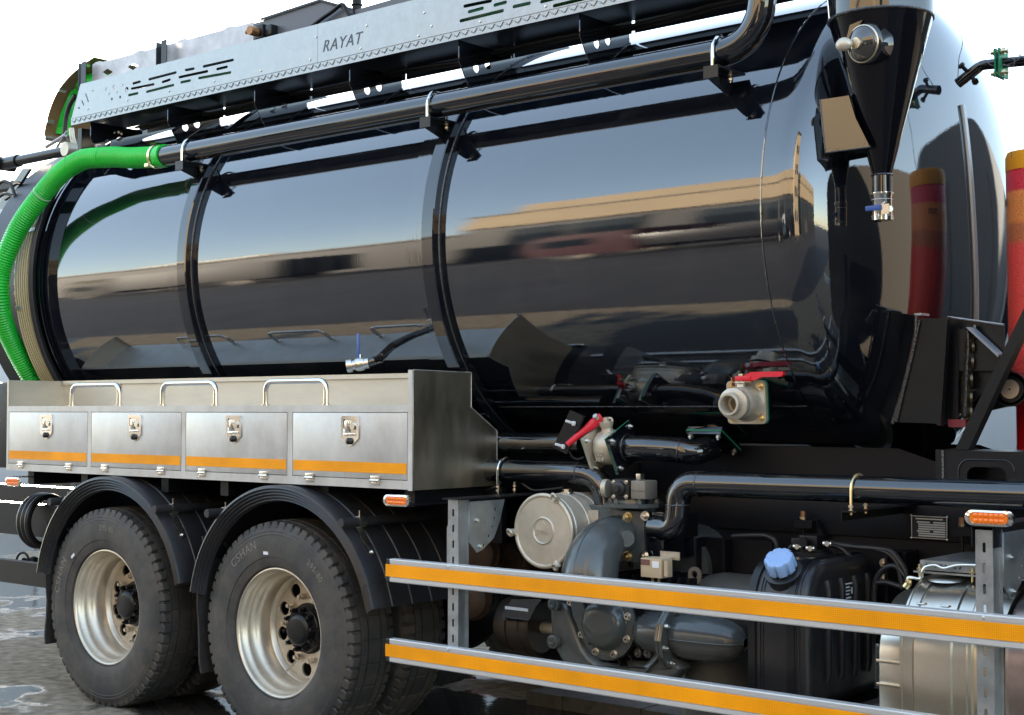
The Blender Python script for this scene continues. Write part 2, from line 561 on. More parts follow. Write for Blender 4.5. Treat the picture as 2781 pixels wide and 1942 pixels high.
    def done(self, name, m, parent=None, angle=35, loc=(0, 0, 0), solid=None, doubles=False, flat=False):
        if doubles:
            bmesh.ops.remove_doubles(self.bm, verts=self.bm.verts[:], dist=1e-5)
        bmesh.ops.recalc_face_normals(self.bm, faces=self.bm.faces[:])
        me = bpy.data.meshes.new(name)
        if any(loc):
            bmesh.ops.translate(self.bm, vec=-Vector(loc), verts=self.bm.verts[:])
        self.bm.to_mesh(me)
        self.bm.free()
        me.materials.append(m)
        if not flat:
            me.polygons.foreach_set('use_smooth', [True] * len(me.polygons))
            me.set_sharp_from_angle(angle=R(angle))
        o = bpy.data.objects.new(name, me)
        place(o, parent, loc)
        return o


def copy_of(o, parent, loc):
    c = o.copy()
    return place(c, parent, loc)


def smooth_path(pts, n=8):
    """Catmull-Rom through the points"""
    P = [Vector(p) for p in pts]
    P = [P[0] * 2 - P[1]] + P + [P[-1] * 2 - P[-2]]
    out = []
    for i in range(1, len(P) - 2):
        for k in range(n):
            t = k / n
            a, b, c, d = P[i - 1], P[i], P[i + 1], P[i + 2]
            out.append(0.5 * ((2 * b) + (c - a) * t + (2 * a - 5 * b + 4 * c - d) * t * t + (3 * b - a - 3 * c + d) * t ** 3))
    out.append(P[-2])
    return out


def even(pts, step):
    out = [pts[0]]; acc = 0
    for i in range(1, len(pts)):
        a, b = pts[i - 1], pts[i]
        L = (b - a).length
        while acc + L >= step:
            t = (step - acc) / L
            a = a.lerp(b, t); out.append(a.copy()); L = (b - a).length; acc = 0
        acc += L
    return out


def round_path(pts, r, n=7):
    """polyline with rounded corners"""
    P = [Vector(p) for p in pts]
    out = [P[0]]
    for i in range(1, len(P) - 1):
        a = (P[i - 1] - P[i]); b = (P[i + 1] - P[i])
        ang = a.angle(b)
        q = min(r / math.tan(ang / 2), a.length * 0.49, b.length * 0.49)
        s = P[i] + a.normalized() * q; e = P[i] + b.normalized() * q
        for k in range(n + 1):
            t = k / n
            out.append(s * (1 - t) ** 2 + P[i] * 2 * t * (1 - t) + e * t * t)
    out.append(P[-1])
    return out


def rrect(x0, x1, y0, y1, r, n=4):
    out = []
    for cx, cy, a in ((x1 - r, y1 - r, 0), (x0 + r, y1 - r, 90), (x0 + r, y0 + r, 180), (x1 - r, y0 + r, 270)):
        for k in range(n + 1):
            t = R(a + 90 * k / n)
            out.append((cx + r * math.cos(t), cy + r * math.sin(t)))
    return out


def slot(x0, y0, x1, y1, w, n=5):
    d = Vector((x1 - x0, y1 - y0)); a = math.atan2(d.y, d.x)
    out = []
    for k in range(n + 1):
        t = a - PI / 2 + PI * k / n
        out.append((x1 + w * math.cos(t), y1 + w * math.sin(t)))
    for k in range(n + 1):
        t = a + PI / 2 + PI * k / n
        out.append((x0 + w * math.cos(t), y0 + w * math.sin(t)))
    return out


def circle(x, y, r, n=16):
    return [(x + r * math.cos(2 * PI * k / n), y + r * math.sin(2 * PI * k / n)) for k in range(n)]


AX = {'Y': Matrix(((1, 0, 0), (0, 0, -1), (0, 1, 0))),      # u = X, v = Z, sheet faces -Y
      'X': Matrix(((0, 0, 1), (1, 0, 0), (0, 1, 0))),       # u = Y, v = Z, sheet faces +X
      'Z': Matrix.Identity(3)}


def sheet(name, outline, holes, th, m, parent, plane='Y', off=0.0, rot=None):
    """a sheet of metal with real cut-outs; (u, v) outline in a principal plane, th = thickness, off = place of the plane"""
    cu = bpy.data.curves.new(name, 'CURVE')
    cu.dimensions = '2D'
    cu.fill_mode = 'BOTH'
    cu.extrude = th / 2
    for loop in [outline] + list(holes):
        s = cu.splines.new('POLY')
        s.points.add(len(loop) - 1)
        for i, p in enumerate(loop):
            s.points[i].co = (p[0], p[1], 0, 1)
        s.use_cyclic_u = True
    tmp = bpy.data.objects.new('tmp', cu)
    COL.objects.link(tmp)
    me = bpy.data.meshes.new_from_object(tmp.evaluated_get(bpy.context.evaluated_depsgraph_get()))
    bpy.data.objects.remove(tmp); bpy.data.curves.remove(cu)
    M = (rot if rot is not None else AX[plane]).to_4x4()
    me.transform(M)
    shift = {'Y': (0, off, 0), 'X': (off, 0, 0), 'Z': (0, 0, off)}[plane] if rot is None else off
    me.transform(Matrix.Translation(shift))
    me.materials.clear(); me.materials.append(m)
    me.name = name
    o = bpy.data.objects.new(name, me)
    place(o, parent)
    return o


def text(name, s, size, m, parent, loc, plane='Y', shear=0.0, th=0.0008, rot=None, bend=None, spacing=1.0, bold=0.0):
    cu = bpy.data.curves.new(name, 'FONT')
    cu.body = s; cu.size = size; cu.shear = shear; cu.extrude = th; cu.space_character = spacing; cu.offset = bold
    cu.align_x = 'CENTER' if bend else 'LEFT'
    tmp = bpy.data.objects.new('tmp', cu)
    COL.objects.link(tmp)
    me = bpy.data.meshes.new_from_object(tmp.evaluated_get(bpy.context.evaluated_depsgraph_get()))
    bpy.data.objects.remove(tmp); bpy.data.curves.remove(cu)
    if bend:
        Rb, a0 = bend
        for v in me.vertices:
            a = a0 - v.co.x / Rb
            r = Rb + v.co.y
            v.co = Vector((r * math.cos(a), r * math.sin(a), v.co.z))
    me.transform((rot if rot is not None else AX[plane]).to_4x4())
    me.transform(Matrix.Translation(loc))
    me.materials.clear(); me.materials.append(m)
    me.name = name
    o = bpy.data.objects.new(name, me)
    place(o, parent)
    return o


def struct(o):
    o['kind'] = 'structure'
    return o


def stuff(o):
    o['kind'] = 'stuff'
    return o

#PART2
# ================================================================== SETTING
def setting():
    g = MB()
    g.bm.faces.new([g.bm.verts.new(p) for p in ((-400, -400, 0), (400, -400, 0), (400, 400, 0), (-400, 400, 0))])
    struct(g.done('ground', make_ground(), None, flat=True))
    shade_asph = mat('yard_asphalt_shade', (0.032, 0.032, 0.034), 0.75, bump=0.4, bscale=60, var=0.35, vscale=0.6, dust=0.12, dustcol=(0.08, 0.075, 0.07), dscale=0.9)  # dark sheet added: its colour stands in for shade across the yard
    g = MB()
    g.bm.faces.new([g.bm.verts.new(p) for p in ((-399, -399, 0.004), (399, -399, 0.004), (399, 2.2, 0.004), (-399, 2.2, 0.004))])
    struct(g.done('yard', shade_asph, None, flat=True))
    line = mat('worn_line_paint', (0.30, 0.29, 0.26), 0.7, var=0.3, vscale=3)
    for i in range(14):
        x = -38 + i * 3.4
        struct(MB().box(x, x + 0.12, -13.5, -8.0, 0.0045, 0.008).done('bay_marking', line, None, flat=True))

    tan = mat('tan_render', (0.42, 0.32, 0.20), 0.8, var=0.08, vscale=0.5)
    dgrey = mat('grey_cladding_and_shade', (0.028, 0.026, 0.025), 0.6, var=0.15, vscale=0.6)  # kept dark so the hall and shed walls carry shade in their colour
    glass = mat('dark_glazing', (0.015, 0.02, 0.025), 0.08)
    lgrey = mat('light_cladding', (0.07, 0.067, 0.065), 0.6, var=0.1)
    cream = mat('cream_cladding', (0.75, 0.66, 0.5), 0.7)
    white = mat('white_panel', (0.45, 0.46, 0.46), 0.4, var=0.04)
    # works hall across the yard (behind the photographer, seen mirrored in the tank)
    b = root('works_hall', 'long tan rendered works hall mirrored in the tank, shade-grey glazed ground floor', 'building', (-5, -20, 0))
    MB().box(-22.5, 30, -32, -15.3, 0, 6.3).done('wall', dgrey, b)  # shade of the lower wall is put into its dark colour
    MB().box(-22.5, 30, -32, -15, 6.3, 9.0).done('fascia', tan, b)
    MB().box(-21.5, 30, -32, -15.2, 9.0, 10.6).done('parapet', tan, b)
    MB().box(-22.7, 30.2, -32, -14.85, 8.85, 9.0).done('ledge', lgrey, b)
    for i in range(10):
        x = -21 + i * 5.0
        w = MB().box(x, x + 3.6, -15.34, -15.22, 2.6, 5.6).done('window', glass, b)
        MB().box(x - 0.1, x + 3.7, -15.30, -15.15, 5.6, 5.75).box(x - 0.1, x + 3.7, -15.30, -15.15, 2.45, 2.6) \
            .box(x + 1.75, x + 1.85, -15.30, -15.18, 2.6, 5.6).done('frame', lgrey, w)
    for x in (-16, -6, 4, 14):
        MB().box(x, x + 3.2, -15.34, -15.2, 0.02, 2.3).done('shutter', lgrey, b)
    b = root('storage_shed', 'low shade-toned storage shed with cream gutter mirrored at the rear of the tank', 'building', (-45, -20, 0))
    MB().box(-90, -23, -30, -17, 0, 5.6).done('wall', dgrey, b)  # dark colour stands in for a shaded wall
    MB().box(-90, -23, -30.2, -16.7, 5.6, 5.9).done('gutter', lgrey, b)
    MB().box(-37, -31, -17.05, -16.65, 5.9, 6.15).done('ridge_sign', cream, b)
    for i in range(7):
        MB().box(-34 - i * 7, -30 - i * 7, -17.06, -16.9, 0.02, 4.0).done('roller_door', glass if i % 2 else lgrey, b)
    # tall sunlit gable ahead of the lorry (mirrored as the tan strip on the tank shoulder)
    b = root('gate_house', 'tall narrow tan gate house mirrored on the shoulder of the tank', 'building', (4, -12, 0))
    MB().box(2.2, 5.8, -22, -13, 0, 17).done('wall', tan, b)
    MB().box(2.0, 6.0, -22.2, -12.8, 17, 17.5).done('parapet', lgrey, b)
    for k in range(4):
        for q in range(2):
            MB().box(2.8 + q * 1.5, 3.6 + q * 1.5, -13.02, -12.9, 2 + k * 3.6, 3.6 + k * 3.6).done('window', glass, b)

    # buildings beyond the lorry, only in gaps and puddles
    b = root('white_depot', 'low white depot far behind the lorry, seen mirrored in the puddles', 'building', (-20, 60, 0))
    MB().box(-90, 20, 60, 75, 0, 4.2).done('wall', white, b)
    MB().box(-90.2, 20.2, 59.8, 75, 4.2, 4.5).done('roof_edge', dgrey, b)
    for i in range(12):
        MB().box(-84 + i * 8, -81 + i * 8, 59.9, 60.05, 0.02, 3).done('roller_door', dgrey if i % 3 else REDP, b)

    vehicle('box_truck', 'white box lorry standing behind the rear wheels at the left edge', (-21.5, 13.5, 0), 0, 7.0, 2.6, white, white, chassis_z=0.18)
    vehicle('box_truck', 'white panel lorry glimpsed beside the red lifting ram', (-5.6, 12.6, 0), 0, 7.5, 1.9, white, white, chassis_z=0.95)
    vehicle('tractor_unit', 'red lorry parked far behind, mirrored in the puddles', (-31, 24, 0), 0, 8, 3.0, white, REDP)
    # parked across the yard, mirrored in the tank
    dark = mat('dark_vehicle_paint', (0.012, 0.013, 0.016), 0.25)
    vehicle('parked_lorry', 'dark box lorry parked across the yard, mirrored low on the tank', (-27, -11.5, 0), PI, 8, 2.8, dgrey, dark)
    vehicle('parked_lorry', 'low maroon cabbed dark lorry parked across the yard, mirrored in the tank middle', (-11.0, -9.5, 0), PI, 7, 1.3, dark, mat('maroon_paint', (0.045, 0.006, 0.010), 0.3))
    vehicle('parked_lorry', 'white topped lorry parked in front of the works hall, mirrored near the tank shoulder', (-4.2, -12.5, 0), PI, 6.5, 2.6, dark, white)


def vehicle(name, label, loc, rz, length, height, body_m, cab_m, chassis_z=0.95):
    """rigid lorry along its own X, cab at +X"""
    r = root(name, label, 'lorry', loc)
    M = Matrix.Rotation(rz, 4, 'Z') @ Matrix.Identity(4)

    def fin(mb, n, m, p):
        bmesh.ops.transform(mb.bm, matrix=Matrix.Translation(loc) @ M, verts=mb.bm.verts[:])
        return mb.done(n, m, p)
    L = length
    fin(MB().box(-L / 2, L / 2 - 2.0, -1.2, 1.2, chassis_z, chassis_z + height, bev=0.04), 'cargo_box', body_m, r)
    fin(MB().box(-L / 2 + 0.2, L / 2, -0.45, 0.45, 0.6, 0.9), 'chassis', CHAS, r)
    prof = [(L / 2 - 1.9, 0.55), (L / 2 + 0.25, 0.55), (L / 2 + 0.3, 1.5), (L / 2 + 0.1, 2.6), (L / 2 - 0.25, 2.95), (L / 2 - 1.9, 2.95)]
    c = fin(MB().prism([(x, -1.2, z) for x, z in prof], (0, 2.4, 0)), 'cab', cab_m, r)
    gl = mat('dark_glazing', (0.015, 0.02, 0.025), 0.08)
    fin(MB().hexa([(L / 2 + 0.31, -1.08, 1.55), (L / 2 + 0.31, 1.08, 1.55), (L / 2 + 0.29, 1.08, 1.55), (L / 2 + 0.29, -1.08, 1.55),
                   (L / 2 + 0.13, -1.05, 2.55), (L / 2 + 0.13, 1.05, 2.55), (L / 2 + 0.09, 1.05, 2.55), (L / 2 + 0.09, -1.05, 2.55)]), 'windscreen', gl, r)
    for s in (-1, 1):
        fin(MB().box(L / 2 - 1.1, L / 2 - 0.1, s * 1.2 - 0.01, s * 1.2 + 0.01, 1.6, 2.4), 'side_window', gl, r)
        for x in (L / 2 - 0.6, -L / 2 + 1.5):
            w = fin(MB().lathe([(-0.14, 0.3), (-0.14, 0.46), (-0.1, 0.5), (0.1, 0.5), (0.14, 0.46), (0.14, 0.3)], (x, s * 1.05, 0.5), (0, 1, 0), seg=28), 'wheel', RUBB, r)
            fin(MB().lathe([(-0.05 * s, 0.02), (0.02 * s, 0.12), (0.0, 0.28), (0.13 * s, 0.3)], (x, s * 1.05, 0.5), (0, 1, 0), seg=24), 'rim', RIMP, w)


setting()

# ================================================================== THE LORRY
TY, TZ, TR_ = 5.75, 2.324, 1.0            # tank axis and radius
TRK = root('vacuum_tanker', 'glossy black vacuum tanker lorry with green suction hose and steel toolbox over twin rear axles', 'tanker lorry', (-4.5, TY, 0))


def tankpt(X, a, r=TR_):
    """a = angle up from the near side"""
    return Vector((X, TY - r * math.cos(a), TZ + r * math.sin(a)))


def arcpts(X, r, a0, a1, n=60):
    return [tankpt(X, a0 + (a1 - a0) * i / n, r) for i in range(n + 1)]


STRAP = mat('strap_gloss', (0.006, 0.007, 0.010), 0.05, ior=2.25, bump=0.15, bscale=9, bdist=0.003, stretch=(9, 1, 0.5), dust=0.03, dscale=12)


def tank():
    MB().lathe([(-7.64, 0.985), (-8.36, 0.985)], (0, TY, TZ), (1, 0, 0), seg=120).done('rear_compartment', BLAK, TRK, angle=60)
    prof = [(-7.555, 0.999), (-7.4, 1.0), (-6, 1.0), (-5, 1.0), (-4, 1.0), (-3.2, 1.0), (-2.80, 1.0)]
    m = MB()
    m.lathe([(x, r) for x, r in prof], (0, TY, TZ), (1, 0, 0), seg=240)
    t = m.done('tank_shell', TANKP, TRK, angle=60)
    hp = [(-2.80, 1.0), (-2.74, 1.0)]
    x0, a, n = -2.74, 0.335, 2.25
    for k in range(1, 49):
        q = PI / 2 * k / 48
        c, s = math.cos(q), math.sin(q)
        hp.append((x0 + a * s ** (2 / n), max(c ** (2 / n), 0.0005)))
    m = MB(); m.lathe(hp, (0, TY, TZ), (1, 0, 0), seg=240)
    m.done('dished_head', TANKP, t, angle=60)
    # rear of the shell: flange and dished door
    m = MB(); m.lathe([(-7.555, 0.98), (-7.555, 1.03), (-7.59, 1.03), (-7.59, 0.98)], (0, TY, TZ), (1, 0, 0), seg=120)
    m.lathe([(-7.605, 0.98), (-7.605, 1.035), (-7.645, 1.035), (-7.645, 0.98)], (0, TY, TZ), (1, 0, 0), seg=120)
    m.done('door_flange', GLOSS, t)
    dp = [(-7.64, 1.0)]
    for k in range(0, 25):
        q = PI / 2 * k / 24
        dp.append((-8.36 - 0.30 * math.sin(q), max(0.97 * math.cos(q), 0.001)))
    MB().lathe(dp, (0, TY, TZ), (1, 0, 0), seg=96).done('rear_door', GLOSS, TRK, angle=60)
    # weld seams
    w = MB()
    rs = []
    for i in range(360):
        q = 2 * PI * i / 360
        rr = 0.0021 + 0.0005 * math.sin(i * 2.3) + 0.0005 * random.random()
        c = tankpt(-2.805, q, 1.0005)
        e = (c - Vector((-2.805, TY, TZ))).normalized()
        rs.append([c + e * rr * math.cos(s) + Vector((1, 0, 0)) * rr * 1.4 * math.sin(s) for s in [2 * PI * k / 6 for k in range(6)]])
    w.rings(rs, loop=True)
    w.done('weld_seam', TANKP, t)
    for a_, x0_, x1_ in ((-0.862, -4.40, -2.81), (-0.862, -7.6, -4.6)):
        MB().tube([tankpt(x0_ + (x1_ - x0_) * i / 90, a_, 1.0) + Vector((0, 0, 0.0008 * math.sin(i * 3.1))) for i in range(91)], 0.0035, seg=6).done('weld_seam', WELD, t)
    # angles for a vertical line on the dished head
    pts = []
    for k in range(60):
        q = -0.75 + 1.25 * k / 59
        rad = 0.60
        pts.append(q)
    # strengthening rings: wide doubler strap and a proud rib beside it
    for X in (-6.275, -4.487):
        s = MB(); s.lathe([(X - 0.175, 1.0), (X - 0.1745, 1.0045), (X - 0.03, 1.0045), (X - 0.03, 1.0)], (0, TY, TZ), (1, 0, 0), seg=240)
        rg = s.done('doubler_strap', STRAP, t, angle=30)
        s = MB(); s.lathe([(X - 0.042, 1.0), (X - 0.042, 1.040), (X - 0.037, 1.044), (X + 0.028, 1.044), (X + 0.033, 1.040), (X + 0.033, 1.0)], (0, TY, TZ), (1, 0, 0), seg=240)
        s.done('strengthening_ring', GLOSS, t, angle=30)
        s = MB(); rs = []
        for i in range(240):
            q = 2 * PI * i / 240
            rr = 0.004 + 0.002 * random.random()
            c = tankpt(X + 0.033, q, 1.004)
            e = (c - Vector((X + 0.033, TY, TZ))).normalized()
            rs.append([c + e * rr * math.cos(k) + Vector((1, 0, 0)) * rr * math.sin(k) for k in [2 * PI * k / 5 for k in range(5)]])
        s.rings(rs, loop=True)
        s.done('weld_bead', WELD, t)
    # pale tube lying on the head
    P = []
    for k in range(40):
        z = 2.80 - 0.92 * k / 39
        y = TY - 0.03 + 0.10 * (k / 39) ** 2
        rr = math.hypot(y - TY, z - TZ)
        n = 2.25
        x = -2.74 + 0.335 * max(0.0, 1 - rr ** n) ** (1 / n)
        P.append((x + 0.004, y, z))
    MB().tube(P, 0.013, seg=10).done('head_tube', mat('pale_tube', (0.42, 0.44, 0.45), 0.3, 0.3), t)
    return t


TANK = tank()


def circ_tube(name, X, r, rad, a0, a1, m, parent, n=80, seg=10, rib=None, wob=0.0):
    pts = [tankpt(X + wob * math.sin(i * 0.13 + X * 9), a0 + (a1 - a0) * i / n, r) for i in range(n + 1)]
    if rib:
        pts = even(pts, rib)
        return MB().tube(pts, rad, seg=seg, rf=lambda i: rad * (1 if i % 2 else 0.86)).done(name, m, parent, angle=70)
    return MB().tube(pts, rad, seg=seg).done(name, m, parent, angle=70)


def rear_lines():
    """bundle of cream air lines and a black corrugated loom curving down the rear rim"""
    p = hub_empty('air_line_bundle', TRK, (-7.85, 4.7, 2.3), 'bundle of cream nylon air lines strapped round the rear rim')
    MB().lathe([(-7.69, 1.030), (-7.69, 1.044), (-7.86, 1.044), (-7.86, 1.030)], (0, TY, TZ), (1, 0, 0), seg=120).done('line_carrier', BLAK, p)
    for i in range(8):
        circ_tube('air_line', -7.700 - i * 0.0212, 1.055 + 0.0012 * i, 0.0056, R(-47), R(38), YTUBE, p, wob=0.002)
    circ_tube('corrugated_loom', -7.672, 1.072, 0.017, R(-50), R(62), BLAK, TRK, rib=0.006, n=200)
    circ_tube('black_line', -7.648, 1.078, 0.008, R(-50), R(62), BLAK, TRK)
    for a, wd in ((16, 0.075), (-9, 0.035)):
        c = tankpt(-7.765 if wd > .05 else -7.825, R(a), 1.066)
        m = MB().box(-wd, wd, -0.006, 0.006, -0.012, 0.012, bev=0.002)
        bmesh.ops.transform(m.bm, matrix=Matrix.Translation(c) @ Matrix.Rotation(R(-a), 4, 'X'), verts=m.bm.verts[:])
        m.done('line_clip', GALVG, TRK)


rear_lines()


def hose():
    pts = []
    pk = [(1, 880, 1058, 4.76), (1, 780, 1052, 4.75), (1, 680, 1056, 4.74), (1, 575, 1065, 4.73), (1, 490, 1103, 4.715), (1, 415, 1155, 4.70),
          (1, 335, 1238, 4.69), (1, 262, 1330, 4.675), (1, 195, 1418, 4.66), (1, 135, 1510, 4.645), (4, 88, 0, 4.63), (4, 45, 100, 4.615), (4, 14, 200, 4.605), (4, 2, 300, 4.60),
          (4, 2, 400, 4.61), (4, 12, 500, 4.64), (4, 42, 600, 4.69), (4, 85, 700, 4.75), (4, 152, 830, 4.83), (4, 222, 950, 4.90), (4, 310, 1080, 4.97)]
    for n, x, y, Y in pk:
        pts.append(zt(n, x, y, Y=Y))
    pts = [Vector((-6.54, 4.767, 2.926))] + pts
    path = even(smooth_path(pts, 10), 0.0042)
    r0 = 0.0565
    prof = [1.0, 1.035, 1.035, 1.0]
    m = MB().tube(path, r0, seg=26, rf=lambda i: r0 * (0.83, 1.04, 1.04, 0.83)[i % 4])
    h = m.done('suction_hose', GREEN, TRK, angle=80)
    e = path[0]
    # pipe stub and cuff
    MB().tube([Vector((-6.50, 4.765, 2.927)), path[0], path[3]], 0.062, seg=30).done('hose_cuff', GREEN, h)
    c = path[8]; d = (path[11] - path[6]).normalized()
    MB().lathe([(-0.010, 0.0635), (-0.010, 0.0655), (0.010, 0.0655), (0.010, 0.0635)], c, d, seg=32).done('hose_clamp', BRASS, h)
    MB().box(c.x - 0.014, c.x + 0.02, c.y - 0.075, c.y - 0.045, c.z - 0.065, c.z - 0.045, bev=0.003).cyl(c + Vector((0.02, -0.06, -0.055)), c + Vector((0.06, -0.06, -0.075)), 0.006, seg=8) \
        .done('clamp_bolt', BRASS, h)
    for k in (255, 185, 120):
        q = path[min(k, len(path) - 2)]; d = (path[min(k + 1, len(path) - 1)] - q).normalized()
        MB().torus(q, d, r0 * 1.035, 0.0018, seg=30, sub=6).done('hose_band', GREEN if k < 220 else LABW, h)


hose()


def ubolt(name, c, d_axis, r, drop, m, parent, th=0.0062):
    """round bar saddle over a pipe lying along X; legs point down"""
    c = Vector(c)
    pts = [c + Vector((0, -r, -drop))]
    for k in range(13):
        a = PI - PI * k / 12
        pts.append(c + Vector((0, r * math.cos(a), r * math.sin(a))))
    pts.append(c + Vector((0, r, -drop)))
    o = MB().tube(pts, th, seg=8).done(name, m, parent)
    for s in (-1, 1):
        MB().hexnut(c + Vector((0, s * r, -drop + 0.018)), (0, 0, -1), 0.011, 0.009).hexnut(c + Vector((0, s * r, -drop + 0.034)), (0, 0, -1), 0.011, 0.008).done('nut', ZINC, o)
    return o


def top_pipe():
    y, z, r = 4.768, 2.925, 0.0545
    pts = round_path([(-6.585, y, z), (-2.805, y, z), (-2.805, y, 3.9)], 0.20, 14)
    p = MB().tube(pts, r, seg=40).done('upper_air_pipe', GLOSS, TRK, angle=50)
    for x_, d_ in ((-3.0, (1, 0, 0)), ):
        MB().torus((x_, y, z), d_, r, 0.0035, seg=40, sub=6).done('weld_bead', WELD, p)
    MB().torus((-2.805, y, 3.12), (0, 0, 1), r, 0.004, seg=40, sub=6).done('weld_bead', WELD, p)
    for X in (-6.275, -4.487, -2.985):
        br = hub_empty('pipe_bracket', TRK, (X, 4.87, 2.86))
        s = MB()
        s.box(X - 0.03, X + 0.035, 4.685, 4.885, 2.853, 2.862)
        s.hexa([(X - 0.03, 4.685, 2.815), (X + 0.035, 4.685, 2.815), (X + 0.035, 4.691, 2.815), (X - 0.03, 4.691, 2.815),
                (X - 0.03, 4.685, 2.8528), (X + 0.035, 4.685, 2.8528), (X + 0.035, 4.691, 2.8528), (X - 0.03, 4.691, 2.8528)])
        s.prism([(X - 0.03, 4.692, 2.852), (X - 0.03, 4.70, 2.825), (X - 0.03, 4.892, 2.765), (X - 0.03, 4.888, 2.852)], (0.006, 0, 0))
        s.done('angle_plate', SATIN, br)
        ubolt('u_bolt', (X, y, z), (1, 0, 0), 0.064, 0.105, CHROME, br)


top_pipe()


# ------------------------------------------------------------------ walkway, kick plates, hose tray
def walkway():
    w = hub_empty('walkway', TRK, (-5.2, 4.95, 3.24))
    x0, x1 = -7.55, -2.75
    s = MB()
    s.box(x0, x1, 4.862, 5.235, 3.277, 3.2815)
    s.done('tread_deck', SATIN, w)
    s = MB()
    s.box(x0, x1, 4.858, 4.862, 3.238, 3.2815)
    s.done('tread_edge', GALV, w)
    s = MB()      # raised tear-drop tread pattern on the turned-down edge
    n = int((x1 - x0) / 0.026)
    for i in range(n):
        x = x0 + 0.016 + i * 0.026
        a = R(48) if i % 2 else R(-28)
        zc = 3.260
        d = Vector((math.cos(a), 0, math.sin(a))); u = Vector((-d.z, 0, d.x))
        L, wd, h = 0.019, 0.0042, 0.004
        c = Vector((x, 4.858, zc))
        base = [c - d * L, c - u * wd, c + d * L, c + u * wd]
        s.hexa([*base, *[c + (b - c) * 0.55 + Vector((0, -h, 0)) for b in base]])
    stuff(s.done('tread_pattern', GALV, w, flat=True))
    # brackets to the tank
    for X in (-3.75, -4.445, -5.165, -5.88, -6.62, -7.36):
        out = [(4.866, 3.236), (4.866, 3.137), (4.945, 3.02)]
        a0 = math.atan2(math.sqrt(1 - 0.79 ** 2), 0.79)
        a1 = math.acos((TY - 5.225) / 1.0)
        for k in range(9):
            a = a0 + (a1 - a0) * k / 8
            out.append((TY - 1.0 * math.cos(a), TZ + 1.0 * math.sin(a)))
        out.append((5.225, 3.236))
        b = sheet('walkway_bracket', out, [circle(4.985, 3.128, 0.022, 20), circle(5.065, 3.158, 0.022, 20)], 0.006, GLOSS, w, 'X', X)
        s = MB()
        ps = [tankpt(X + 0.006, a0 + (a1 - a0) * k / 20, 1.0 + 0.002 * random.random()) for k in range(21)]
        s.tube(ps, 0.0045, seg=6)
        s.done('weld_bead', WELD, b)
    # upright of the tray seen below the deck
    for k, (a, b_) in enumerate(((-3.74, -2.8), (-4.44, -3.76), (-5.16, -4.45), (-5.87, -5.17), (-6.61, -5.89), (-7.35, -6.63))):
        MB().box(a, b_, 5.255, 5.262, 3.228, 3.42).done('tray_web', SATIN, w)
    s = MB()
    for y_, z_ in ((5.10, 3.235), (5.13, 3.238), (5.15, 3.232)):
        s.tube([(x0 + 0.3 + i * 0.2, y_ + 0.006 * math.sin(i * 2.1), z_ - 0.012 + 0.01 * math.sin(i * 1.3)) for i in range(22)], 0.008, seg=8)
    s.done('cable_loom', BLAK, w)


walkway()


